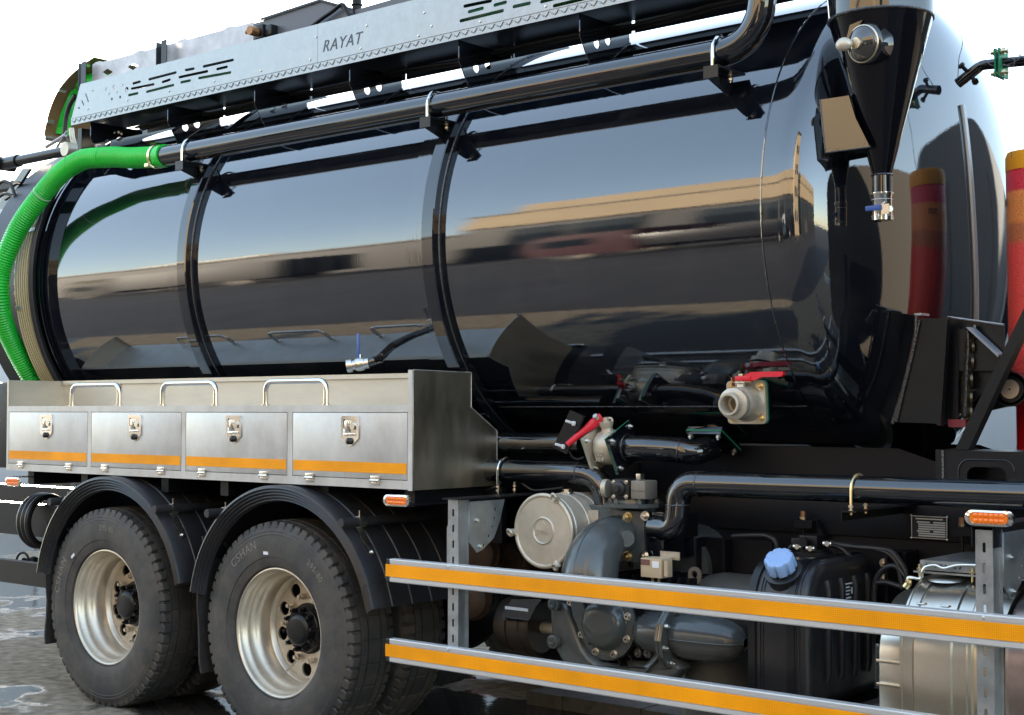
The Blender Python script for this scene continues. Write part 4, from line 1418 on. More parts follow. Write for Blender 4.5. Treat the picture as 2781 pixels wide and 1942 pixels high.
# ------------------------------------------------------------------ side guard rails
def side_guard():
    g = hub_empty('side_guard', TRK, (-2.8, 4.46, 0.7), 'pair of aluminium side rails with orange reflective tape on slotted posts')
    for z0, z1 in ((0.812, 0.914), (0.471, 0.574)):
        zm = (z0 + z1) / 2
        sec = [(4.478, z0), (4.452, z0 + 0.002), (4.450, z0 + 0.006), (4.4505, zm - 0.030), (4.4525, zm - 0.0285), (4.4525, zm + 0.0285), (4.4505, zm + 0.030), (4.450, z1 - 0.006), (4.452, z1 - 0.002), (4.478, z1)]
        m = MB().rings([[Vector((-4.462, y, z)) for y, z in sec], [Vector((-0.9, y, z)) for y, z in sec]])
        ra = m.done('guard_rail', ALU, g, angle=20)
        c = MB().rings([[Vector((x, y + dy, z)) for y, z in sec] for x, dy in ((-4.483, 0.0), (-4.4625, 0.0))]).done('end_cap', LABK, g, angle=20)
        MB().box(-4.486, -0.9, 4.4490, 4.4505, zm - 0.0262, zm + 0.0262).done('reflective_tape', TAPE, g, flat=True)
        for x in (-4.12, -1.84):
            MB().lathe([(0, 0.007), (0.003, 0.006), (0.005, 0.001)], (x, 4.451, z1 - 0.012), (0, -1, 0), seg=10).done('rivet', ALU, g)
    # slotted posts
    for xa, xb, zb, ztp in ((-4.150, -4.092, 0.50, 1.178), (-1.877, -1.820, 0.20, 1.172)):
        hs = []
        z = ztp - 0.055
        xm = (xa + xb) / 2
        while z > zb + 0.06:
            hs.append(slot(xm, z - 0.011, xm, z + 0.011, 0.0052))
            z -= 0.065
        p = sheet('slotted_post', [(xa, zb), (xb, zb), (xb, ztp), (xa, ztp)], hs, 0.003, GALV, g, 'Y', 4.4825)
        MB().box(xa, xa + 0.003, 4.4845, 4.53, zb, ztp).box(xb - 0.003, xb, 4.4845, 4.535, zb, ztp).box(xb, xb + 0.010, 4.532, 4.535, zb, ztp).done('post_side', GALV, g)
        # drilled gusset plate to the chassis
        o = [(4.535, ztp - 0.01), (4.76, ztp - 0.01), (4.73, ztp - 0.10), (4.69, ztp - 0.17), (4.62, ztp - 0.215), (4.58, ztp - 0.225), (4.535, ztp - 0.18)]
        hh = [circle(4.70 - 0.014 * k * k / 3, ztp - 0.05 - 0.037 * k, 0.0065, 10) for k in range(5)]
        sheet('gusset_plate', o, hh, 0.004, GALV, g, 'X', xb + 0.012)
        for yy, zz in ((4.58, ztp - 0.09), (4.60, ztp - 0.20)):
            MB().hexnut((xb + 0.014, yy, zz), (1, 0, 0), 0.010, 0.008).cyl((xb + 0.012, yy, zz), (xb + 0.028, yy, zz), 0.004, seg=8).done('bolt', ZINC, g)
        if xa < -3:
            sheet('slotted_post', [(xa - 0.012, ztp - 0.28), (xa - 0.002, ztp - 0.28), (xa - 0.002, ztp - 0.10), (xa - 0.012, ztp - 0.12)], [], 0.003, GALV, g, 'Y', 4.488)
    # hanger beam over the first post, open box section end over the second
    MB().box(-4.165, -4.06, 4.46, 5.35, 1.1785, 1.184).done('hanger_plate', CHAS, g)
    s = MB()
    x0, x1, z0, z1 = -1.886, -1.812, 1.118, 1.186
    s.box(x0, x1, 4.47, 5.4, z1 - 0.004, z1).box(x0, x0 + 0.004, 4.47, 5.4, z0, z1 - 0.0045)
    s.box(x1 - 0.004, x1, 4.47, 5.4, z0, z1 - 0.0045)
    s.done('box_beam', SATIN, g)


side_guard()


def marker_lamp(x, y, z, label):
    l = hub_empty('marker_lamp', TRK, (x, y, z), label)
    out = slot(x - 0.054, z, x + 0.054, z, 0.0255, 10)
    inn = slot(x - 0.046, z, x + 0.046, z, 0.018, 10)
    m = MB()
    r1 = [Vector((p[0], y, p[1])) for p in out]
    r2 = [Vector((x + (p[0] - x) * 0.98, y - 0.010, z + (p[1] - z) * 0.94)) for p in out]
    r3 = [Vector((p[0], y - 0.012, p[1])) for p in inn]
    r4 = [Vector((p[0], y - 0.005, p[1])) for p in inn]
    m.rings([r1, r2, r3, r4])
    m.done('bezel', CHROME, l, angle=50)
    m = MB().prism([Vector((p[0] * 0.96 + x * 0.04, y - 0.0055, p[1] * 0.96 + z * 0.04)) for p in inn], (0, -0.005, 0))
    le = m.done('lens', AMBER, l)
    for i in range(6):
        for k in (-1, 1):
            MB().sphere((x - 0.042 + i * 0.0168, y - 0.011, z + k * 0.0085), 0.0078, 10, 6, (1, 0.5, 1)).done('lens_cell', AMBER, le if False else l)
    for s in (-1, 1):
        MB().lathe([(0, 0.004), (0.002, 0.003)], (x + s * 0.065, y - 0.009, z), (0, -1, 0), seg=8).done('screw', ZINC, l)


marker_lamp(-4.42, 4.455, 1.163, 'amber side marker lamp under the right end of the toolbox')
marker_lamp(-1.818, 4.455, 1.2125, 'amber side marker lamp on top of the right slotted post')
marker_lamp(-7.452, 4.455, 1.148, 'amber side marker lamp at the left edge behind the rear wheel')
MB().box(-4.50, -4.34, 4.456, 5.0, 1.142, 1.146).box(-4.45, -4.39, 4.458, 4.462, 1.146, 1.185).done('lamp_bracket', CHAS, TRK)
MB().box(-7.50, -7.40, 4.456, 5.0, 1.172, 1.176).done('lamp_bracket', CHAS, TRK)
MB().box(-1.87, -1.77, 4.4555, 4.475, 1.1862, 1.19).done('lamp_bracket', GALV, TRK)


# ------------------------------------------------------------------ chassis and sub-frame
def chassis():
    c = hub_empty('chassis', TRK, (-4, 5.75, 0.9))
    for y0, s in ((5.345, 1), (6.155, -1)):
        m = MB()
        m.box(-9.2, 0.5, y0, y0 + s * 0.008, 0.745, 1.045)
        m.box(-9.2, 0.5, y0 + s * 0.0085, y0 + s * 0.08, 1.037, 1.045)
        m.box(-9.2, 0.5, y0 + s * 0.0085, y0 + s * 0.08, 0.745, 0.753)
        m.done('chassis_rail', CHAS, c)
        m = MB()
        m.box(-8.2, -0.9, y0 - s * 0.012, y0 + s * 0.07, 1.0465, 1.19, bev=0.006)
        m.done('sub_frame', CHAS, c)
        # tank saddle with sloping gusset ends
        MB().prism([(-7.6, y0, 1.191), (-1.9, y0, 1.191), (-2.55, y0, 1.40), (-7.5, y0, 1.40)], (0, s * 0.01, 0)).done('saddle_plate', CHAS, c)
    for x in (-8.6, -7.4, -5.95, -4.4, -3.2, -1.9, -0.6):
        MB().box(x - 0.04, x + 0.04, 5.36, 6.14, 0.78, 1.02).done('cross_member', CHAS, c)
    # bolts, brackets and hoses along the rail
    rnd = random.Random(7)
    s = MB()
    for i in range(60):
        x = -4.9 + i * 0.07
        if rnd.random() < 0.55:
            s.hexnut((x, 5.344, 0.80 + 0.2 * rnd.random()), (0, -1, 0), 0.011, 0.009)
    stuff(s.done('rail_bolts', CHAS, c))
    # clamps of the sub-frame
    for px, py in ((830, 330), (1895, 380)):
        p = zt(9, px, py, Y=5.30)
        b = hub_empty('sub_frame_clamp', TRK, p)
        MB().box(p.x - 0.03, p.x + 0.05, 5.26, 5.338, p.z - 0.01, p.z + 0.022).prism([(p.x + 0.05, 5.30, p.z + 0.02), (p.x + 0.09, 5.30, p.z - 0.055), (p.x + 0.08, 5.30, p.z - 0.06), (p.x + 0.035, 5.30, p.z + 0.0)], (0, 0.03, 0)) \
            .cyl((p.x - 0.005, 5.29, p.z - 0.10), (p.x - 0.005, 5.29, p.z + 0.06), 0.008, seg=8).done('clamp_plate', CHAS, b)
        MB().hexnut((p.x - 0.005, 5.29, p.z + 0.022), (0, 0, 1), 0.013, 0.012).done('nut', BRASS, b)
        MB().hexnut((p.x - 0.005, 5.29, p.z + 0.035), (0, 0, 1), 0.011, 0.022).done('nut', mat('copper_nut', (0.55, 0.25, 0.12), 0.4, 0.8), b)
    # outer channel brackets behind the urea tank
    for a, b_ in ((165, 345), (345, 640)):
        x0, x1 = zt(9, a, 500, Y=5.2).x, zt(9, b_, 500, Y=5.2).x
        MB().box(x0, x1 - 0.01, 5.18, 5.19, 0.70, 1.02).box(x0, x0 + 0.01, 5.12, 5.179, 0.70, 1.02).done('bracket_plate', CHAS, c)
    hp = [zt(9, x, y, Y=5.05) for x, y in ((340, 405), (450, 400), (560, 402), (620, 430), (640, 480), (640, 560))]
    MB().tube(smooth_path(hp, 6), 0.010, seg=10).done('brake_line', BLAK, c)
    # maker's plate
    p0, p1 = zt(9, 1542, 265, Y=5.33), zt(9, 1784, 430, Y=5.33)
    z1, z0 = p0.z, p1.z
    pl = MB().box(p0.x, p1.x, 5.326, 5.3288, z0, z1).done('makers_plate', LABK, c)
    MB().box(p0.x, p1.x, 5.3248, 5.3258, z1 - 0.003, z1).box(p0.x, p1.x, 5.3248, 5.3258, z0, z0 + 0.003).box(p0.x, p0.x + 0.003, 5.3248, 5.3258, z0 + 0.0035, z1 - 0.0035).box(p1.x - 0.003, p1.x, 5.3248, 5.3258, z0 + 0.0035, z1 - 0.0035).done('plate_border', ZINC, c)
    w = p1.x - p0.x
    m = MB()
    rows = 7
    for r in range(rows):
        zz = z1 - 0.020 - r * (z1 - z0 - 0.026) / rows
        gaps = [(0.20, 0.95)] if r not in (0, 4) else [(0.16, 0.52), (0.62, 0.95)]
        for a, b_ in gaps:
            m.box(p0.x + w * a, p0.x + w * b_, 5.3246, 5.3258, zz - 0.0068, zz - 0.001)
    m.done('plate_fields', mat('plate_silver', (0.55, 0.53, 0.48), 0.4, 0.6), c)
    MB().box(p0.x + w * 0.12, p0.x + w * 0.88, 5.3248, 5.3258, z1 - 0.0135, z1 - 0.009).done('plate_heading', ZINC, c)
    for x in (p0.x, p1.x):
        for z in (z0, z1):
            MB().sphere((x, 5.325, z), 0.005, 8, 6).done('rivet', ZINC, c)
    # rear axles with differentials, springs and brake chambers
    ax = hub_empty('axle_group', TRK, (-5.93, 5.75, 0.5))
    for x in (-5.243, -6.615):
        MB().cyl((x, 4.95, 0.514), (x, 6.55, 0.514), 0.075, seg=20).sphere((x, 5.75, 0.52), 0.24, 24, 14, (1, 0.9, 1)).done('axle', CHAS, ax)
    for k in range(7):
        L = 0.72 - k * 0.07
        MB().prism([(-5.93 - L, 5.25, 0.66 + 0.02 * k), (-5.93, 5.25, 0.70 + 0.022 * k), (-5.93 + L, 5.25, 0.66 + 0.02 * k), (-5.93 + L, 5.25, 0.676 + 0.02 * k), (-5.93, 5.25, 0.718 + 0.022 * k), (-5.93 - L, 5.25, 0.676 + 0.02 * k)], (0, 0.09, 0)).done('spring_leaf', CHAS, ax)
    rust = mat('rusty_casting', (0.045, 0.025, 0.015), 0.55, bump=0.6, bscale=50, dust=0.4, dustcol=(0.16, 0.09, 0.045), dscale=8)
    for px, py, r in ((930, 820, 0.095), (960, 520, 0.11)):
        p = zt(8, px, py, Y=5.15)
        MB().lathe([(0, 0.001), (0.0, r * 0.55), (0.02, r * 0.9), (0.05, r), (0.06, r * 1.08), (0.07, r), (0.14, r * 0.9), (0.16, r * 0.3)], p + Vector((0.0, -0.10, 0)), (-0.35, 1, 0), seg=28).done('brake_chamber', rust, ax)
    p = zt(8, 950, 560, Y=5.3)
    MB().prism([zt(8, 905, 480, Y=5.3), zt(8, 1090, 450, Y=5.3), zt(8, 1225, 560, Y=5.3), zt(8, 1225, 700, Y=5.3), zt(8, 1100, 780, Y=5.3), zt(8, 880, 620, Y=5.3)], (0, 0.12, 0)).done('torque_bracket', rust, ax)
    for x, y in ((1130, 570), (1190, 575), (1160, 680)):
        q = zt(8, x, y, Y=5.298)
        MB().hexnut(q, (0, -1, 0), 0.017, 0.014).done('bolt', rust, ax)
    MB().cyl((-4.9, 5.75, 0.62), (-0.5, 5.75, 0.85), 0.055, seg=20).done('propeller_shaft', CHAS, ax)
    MB().lathe([(0, 0.02), (0.01, 0.16), (0.2, 0.20), (0.34, 0.19), (0.36, 0.05)], (-4.65, 5.65, 0.50), (1, 0, 0), seg=32).done('rear_drum', CHAS, ax)
    # unseen box added on the far side to keep daylight out
    MB().box(-4.2, -0.9, 6.35, 6.95, 0.45, 1.10, bev=0.03).done('far_side_daylight_block', CHAS, c)
    MB().box(-8.3, -7.75, 4.75, 6.7, 1.2, 1.72, bev=0.02).done('rear_locker', CHAS, c)
    for i in range(3):
        MB().torus(zt(7, 265, 300, Y=5.1) + Vector((0.045 * i, 0, 0)), (1, 0.15, 0), 0.155, 0.022, seg=40, sub=8).done('coiled_hose', BLAK, TRK)
    hw = zt(7, 150, 570, Y=5.2)
    v = MB().torus(hw, (0.25, -1, 0.1), 0.052, 0.008, seg=30, sub=8).done('hand_wheel', SATIN, TRK)
    MB().cyl(hw, hw + Vector((0.12, 0.1, -0.03)), 0.022, seg=14).sphere(hw + Vector((0.05, 0.05, -0.01)), 0.04).done('gate_valve', CHAS, v)
    MB().box(-9.3, -7.9, 5.0, 5.06, 0.46, 0.60).done('rear_bumper_bar', SATIN, c)
    MB().box(-9.6, -7.7, 5.05, 5.12, 0.76, 0.96).done('rear_tread_frame', CHAS, c)
    return c


chassis()


# ------------------------------------------------------------------ big pipes below the tank
def elbow_pipe(name, pts, r, m, rad=0.09, seg=32, seams=()):
    p = round_path(pts, rad, 12)
    o = MB().tube(p, r, seg=seg).done(name, m, TRK, angle=50)
    for i in seams:
        q = p[i]; d = (p[min(i + 1, len(p) - 1)] - p[max(i - 1, 0)])
        MB().torus(q, d, r, 0.004, seg=32, sub=6).done('weld_bead', WELD, o)
    return o


def bolt(c, d, r, h, parent, m=None, washer=True):
    c = Vector(c); d = Vector(d).normalized()
    b = MB()
    if washer:
        b.cyl(c, c + d * 0.0025, r * 1.45, seg=14)
    b.hexnut(c + d * 0.0026, d, r, h)
    b.cyl(c + d * (h + 0.003), c + d * (h + 0.009), r * 0.5, seg=8)
    return b.done('bolt', m or ZINC, parent)


def square_flange(c, nrm, side, th, m, parent, rot=0.0, name='flange_plate', bolts=True, bm_=None, ins=0.36, gasket=True, gth=0.006):
    """square plate centred on c, normal nrm; one diagonal turned by rot"""
    c = Vector(c)
    n, u, v = basis(nrm)
    u2 = u * math.cos(rot) + v * math.sin(rot); v2 = n.cross(u2)
    pts = rrect(-side / 2, side / 2, -side / 2, side / 2, side * 0.10, 3)
    poly = [c + u2 * a + v2 * b for a, b in pts]
    f = MB().prism(poly, n * th).done(name, m, parent, angle=30)
    if gasket:
        poly2 = [c - n * (gth + 0.0006) + (u2 * a + v2 * b) * 1.015 for a, b in pts]
        MB().prism(poly2, n * gth).done('gasket', GASK, parent, angle=30)
    if bolts:
        for a in (-1, 1):
            for b in (-1, 1):
                bolt(c + u2 * a * side * ins + v2 * b * side * ins + n * (th + 0.0005), n, side * 0.05, side * 0.045, parent, bm_ or ZINC)
    return f


def left_pipes():
    # upper return pipe coming out from behind the toolbox
    a, b = at(1330, 1207, Y=5.1), at(1585, 1208, Y=5.1)
    elbow_pipe('return_pipe', [(-6.9, 5.1, b.z), (b.x, 5.1, b.z)], 0.052, PIPEP)
    z = at(1500, 1283, Y=5.0).z
    e1 = at(1628, 1283, Y=5.0)
    o = elbow_pipe('lower_pipe', [(-5.6, 5.0, z), (e1.x + 0.03, 5.0, z), (e1.x + 0.03, 5.0, z - 0.30)], 0.05, PIPEP, rad=0.13)
    MB().torus((e1.x - 0.10, 5.0, z), (1, 0, 0), 0.05, 0.004, seg=30, sub=6).done('weld_bead', WELD, o)
    MB().cyl((e1.x + 0.03, 5.0, z - 0.20), (e1.x + 0.03, 5.0, z - 0.32), 0.062, seg=30).done('rubber_sleeve', BLAK, o)
    ubolt('u_bolt', (at(1375, 1285, Y=5.0).x, 5.0, z), (1, 0, 0), 0.058, 0.10, CHROME, TRK)
    MB().box(-4.6, -3.7, 5.22, 5.24, 1.18, 1.32).done('side_sill', SATIN, TRK)
    # small black catch plate by the lever
    P = [zt(5, x, y, Y=4.92) for x, y in ((1525, 1145), (1615, 1185), (1500, 1440), (1410, 1395))]
    pl = MB().prism(P, (0.004, 0.008, 0)).done('stop_plate', SATIN, TRK)
    for x, y in ((1555, 1235), (1485, 1390)):
        q = zt(5, x, y, Y=4.918)
        MB().cyl(q, q + Vector((-0.02, -0.035, 0.012)), 0.006, seg=8).hexnut(q, (-0.4, -1, 0.2), 0.011, 0.01).done('bolt', LABW, pl)
    hp = [zt(5, x, y, Y=5.0) for x, y in ((1520, 1420), (1545, 1460), (1580, 1475), (1620, 1460))]
    MB().tube(smooth_path(hp, 6), 0.005, seg=8).done('cable', BLAK, TRK)
    hp = [zt(8, x, y, Y=5.0) for x, y in ((960, 100), (1040, 70), (1080, 30), (1110, 8), (1170, 20), (1230, 70), (1290, 98), (1400, 90), (1480, 80))]
    MB().tube(smooth_path(hp, 6), 0.006, seg=8).done('cable', BLAK, TRK)


left_pipes()


def valve100():
    v = hub_empty('transfer_valve', TRK, (-3.7, 5.1, 1.4), 'cast ball valve with square flanges, green gaskets and slanted red lever')
    Y = 5.02
    c1 = zt(5, 1665, 1445, Y=Y); c2 = zt(5, 1835, 1395, Y=Y)
    z = (c1.z + c2.z) / 2
    X1, X2 = c1.x, c2.x
    # square flanges standing on their corners, across the pipe
    def diamond(cx, cy, Xp):
        L = (-135, -62); T_ = (45, -207); Bm = (-45, 208); Rr_ = (135, 63)
        return [at(1086 + (cx + q[0]) / 2.807, 1086 + (cy + q[1]) / 2.807, X=Xp) for q in (L, T_, Rr_, Bm)]

    def dflange(Xp, cx, th, k, m_, nm):
        d = diamond(cx, 362, Xp)
        c = sum(d, Vector()) / 4
        d = [c + (q - c) * k for q in d]
        MB().prism(d, (th, 0, 0)).done(nm, m_, v, angle=30)
        return c, d
    Xr = at(1690, 1215, Y=Y).x; Xl = at(1623, 1215, Y=Y).x
    X1, X2 = Xl, Xr
    z = at(1690, 1215, Y=Y).z
    c_, dl = dflange(X1 + 0.0, 1507, 0.012, 0.97, CAST, 'valve_flange')
    dflange(X1 - 0.0075, 1507, 0.007, 1.0, GASK, 'gasket')
    dflange(X1 - 0.021, 1507, 0.013, 0.97, GLOSS, 'pipe_flange')
    dflange(X2 - 0.013, 1690, 0.012, 0.96, CAST, 'valve_flange')
    dflange(X2 - 0.0005, 1693, 0.007, 1.0, GASK, 'gasket')
    c_, dr = dflange(X2 + 0.007, 1697, 0.013, 0.98, GLOSS, 'pipe_flange')
    for dd, xx in ((dl, X1 + 0.0125), (dr, X2 + 0.0205)):
        cc = sum(dd, Vector()) / 4
        for q in dd:
            w_ = cc + (q - cc) * 0.78
            bolt((xx, w_.y, w_.z), (1, 0, 0), 0.0095, 0.009, v, ZINC)
    MB().lathe([(X1 + 0.015, 0.055), (X1 + 0.022, 0.066), (X1 + 0.04, 0.074), (X2 - 0.035, 0.074), (X2 - 0.02, 0.064), (X2 - 0.012, 0.056)], (0, Y, z), (1, 0, 0), seg=40).done('valve_body', CAST, v, angle=40)
    up = Vector((0.0, -0.25, 1)).normalized()
    c = Vector(((X1 + X2) / 2, Y, z))
    MB().lathe([(0.06, 0.030), (0.085, 0.024), (0.10, 0.030), (0.112, 0.030), (0.113, 0.014), (0.13, 0.012)], c, up, seg=24).done('valve_neck', CAST, v)
    s0 = zt(5, 1725, 1200, Y=Y - 0.03); s1 = zt(5, 1505, 1375, Y=Y - 0.12)
    d = (s1 - s0)
    m = MB()
    _, u, w = basis(d)
    m.rings([[s0 - d * 0.06 + (u * math.cos(a) * 0.7 + w * math.sin(a)) * 0.020 for a in [2 * PI * k / 12 for k in range(12)]],
             [s0 + d * 0.2 + (u * math.cos(a) * 0.6 + w * math.sin(a)) * 0.022 for a in [2 * PI * k / 12 for k in range(12)]],
             [s0 + d * 0.42 + (u * math.cos(a) * 0.6 + w * math.sin(a)) * 0.016 for a in [2 * PI * k / 12 for k in range(12)]],
             [s1 + (u * math.cos(a) + w * math.sin(a)) * 0.012 for a in [2 * PI * k / 12 for k in range(12)]]])
    m.done('lever', REDH, v, angle=50)
    MB().cyl(s0 - d.normalized() * 0.0 + Vector((0, -0.02, 0)), s0 + Vector((0, -0.035, 0.012)), 0.012, seg=6).done('lever_nut', ZINC, v)
    e0 = zt(5, 1740, 1250, Y=Y - 0.02); e1 = zt(5, 1790, 1215, Y=Y - 0.02)
    MB().tube([e0, e0.lerp(e1, 0.6)], 0.008, seg=8).torus(e1, (0.5, -1, 0.2), 0.012, 0.005, seg=18).done('locking_tab', CAST, v)
    for k, st in enumerate(('100', '304')):
        q = zt(5, 1688 + 5 * k, 1450 + 38 * k, Y=Y - 0.0755)
        rot = AX['Y']
        text('cast_number', st, 0.026, CAST, v, (q.x, Y - 0.0745, q.z), th=0.002, spacing=1.2)
    # pipe on to the tank: level, then an elbow into the belly flange
    a = Vector((X2 + 0.01, Y, z))
    n = tankpt(0, R(-66)) - Vector((0, TY, TZ)); n.x = 0; n.normalize()
    fx = zt(6, 200, 1330, Y=5.2).x
    fc = Vector((fx, TY, TZ)) + n * 1.10
    # flange centre from the photograph
    fc = at(1935, 1205, Y=5.22)
    nn = Vector((0, -0.48, -0.88)).normalized()
    e = fc + nn * 0.15
    pts = [a] + smooth_path([Vector((a.x + 0.12, a.y, z)), at(1830, 1221, Y=5.045), at(1885, 1228, Y=5.085), at(1918, 1219, Y=5.14), fc + nn * 0.02], 8)
    o = MB().tube(pts, 0.053, seg=36).done('valve_pipe', PIPEP, v, angle=50)
    MB().torus((X2 + 0.03, Y, z), (1, 0, 0), 0.054, 0.005, seg=30, sub=6).done('weld_bead', WELD, v)
    MB().torus(pts[len(pts) // 3], pts[len(pts) // 3 + 1] - pts[len(pts) // 3 - 1], 0.053, 0.004, seg=30, sub=6).done('weld_bead', WELD, v)
    # belly flange, edges along and round the shell
    u = Vector((1, 0, 0)); w = nn.cross(u).normalized()
    pts = rrect(-0.088, 0.088, -0.088, 0.088, 0.008, 2)
    MB().prism([fc + u * p + w * q for p, q in pts], -nn * 0.012).done('belly_flange', GLOSS, v)
    MB().prism([fc - nn * 0.0125 + (u * p + w * q) * 1.02 for p, q in pts], -nn * 0.007).done('gasket', GASK, v)
    MB().prism([fc - nn * 0.020 + (u * p + w * q) for p, q in pts], -nn * 0.014).done('belly_flange', GLOSS, v)
    for p in (-1, 1):
        for q in (-1, 1):
            bolt(fc + u * p * 0.068 + w * q * 0.068 + nn * 0.0005, nn, 0.010, 0.009, v)
    MB().cyl(fc - nn * 0.03, fc - nn * 0.25, 0.056, seg=30).done('nozzle', PIPEP, v)


valve100()


def valve150():
    """discharge valve with cam-lock spout facing the photographer"""
    v = hub_empty('discharge_valve', TRK, (-2.95, 4.9, 1.56), 'cast discharge ball valve with open coupling and level red lever')
    Yf = 4.98
    fc = zt(6, 455, 1095, Y=Yf)
    X, z = fc.x - 0.012, fc.z + 0.002
    d = Vector((0.05, -1, -0.06)).normalized()
    c = Vector((X, Yf, z))
    MB().cyl(c - d * 0.012, c - d * 0.28, 0.062, seg=32).done('nozzle', PIPEP, v)
    n, u, w = d, Vector((1, 0, 0)), Vector((0, 0, 1))
    u = (u - n * u.dot(n)).normalized(); w = n.cross(u)
    if w.z < 0:
        w = -w
    pts = rrect(-0.085, 0.085, -0.085, 0.085, 0.018, 4)
    P = lambda off, k=1.0: [c + n * off + (u * a + w * b) * k for a, b in pts]
    MB().prism(P(-0.030), n * 0.012).done('tank_flange', GLOSS, v)
    MB().prism(P(-0.0175, 1.015), n * 0.007).done('gasket', GASK, v)
    MB().prism(P(-0.010), n * 0.016).done('valve_flange', CAST, v, angle=30)
    for a in (-1, 1):
        for b in (-1, 1):
            bolt(c + n * 0.0065 + (u * a + w * b) * 0.063, n, 0.012, 0.009, v, BRASS)
    MB().lathe([(0.006, 0.078), (0.016, 0.070), (0.03, 0.066), (0.05, 0.066), (0.075, 0.060), (0.085, 0.052), (0.10, 0.050)], c, n, seg=48).done('valve_body', CAST, v, angle=40)
    MB().lathe([(0.088, 0.050), (0.090, 0.061), (0.112, 0.062), (0.115, 0.058), (0.118, 0.045), (0.150, 0.044), (0.152, 0.042), (0.152, 0.035), (0.145, 0.033), (0.09, 0.032), (0.085, 0.026), (0.05, 0.025), (0.049, 0.001)],
               c, n, seg=48).done('cam_coupling', CAST, v, angle=30)
    MB().lathe([(0.0855, 0.060), (0.0855, 0.0535), (0.0875, 0.0535), (0.0875, 0.060)], c, n, seg=40).done('coupling_seal', LABK, v)
    up = c + n * 0.045
    MB().lathe([(0.05, 0.020), (0.075, 0.016), (0.077, 0.026), (0.083, 0.026), (0.084, 0.010), (0.10, 0.009)], up, Vector((0, 0, 1)), seg=20).done('valve_neck', CAST, v)
    t = up + Vector((0, 0, 0.096))
    # lever: eye, cranked web, grip
    m = MB()
    m.box(t.x - 0.022, t.x + 0.05, t.y - 0.014, t.y + 0.014, t.z - 0.010, t.z + 0.010, bev=0.004)
    m.prism([(t.x + 0.03, t.y - 0.010, t.z - 0.012), (t.x + 0.075, t.y - 0.010, t.z - 0.006), (t.x + 0.095, t.y - 0.010, t.z + 0.004), (t.x + 0.18, t.y - 0.010, t.z + 0.004),
             (t.x + 0.19, t.y - 0.010, t.z + 0.010), (t.x + 0.19, t.y - 0.010, t.z + 0.024), (t.x + 0.05, t.y - 0.010, t.z + 0.024), (t.x + 0.02, t.y - 0.010, t.z + 0.012)], (0, 0.020, 0))
    m.done('lever', REDH, v)
    MB().cyl((t.x, t.y, t.z + 0.010), (t.x, t.y, t.z + 0.018), 0.011, seg=6).done('lever_nut', ZINC, v)
    cop = mat('copper_nut', (0.55, 0.25, 0.12), 0.4, 0.8)
    MB().box(t.x - 0.035, t.x + 0.05, t.y - 0.012, t.y + 0.012, t.z - 0.0165, t.z - 0.0125).box(t.x - 0.039, t.x - 0.0355, t.y - 0.012, t.y + 0.012, t.z - 0.03, t.z + 0.004).done('stop_tab', cop, v)
    v2 = tankpt(X + 0.10, R(-53))


valve150()


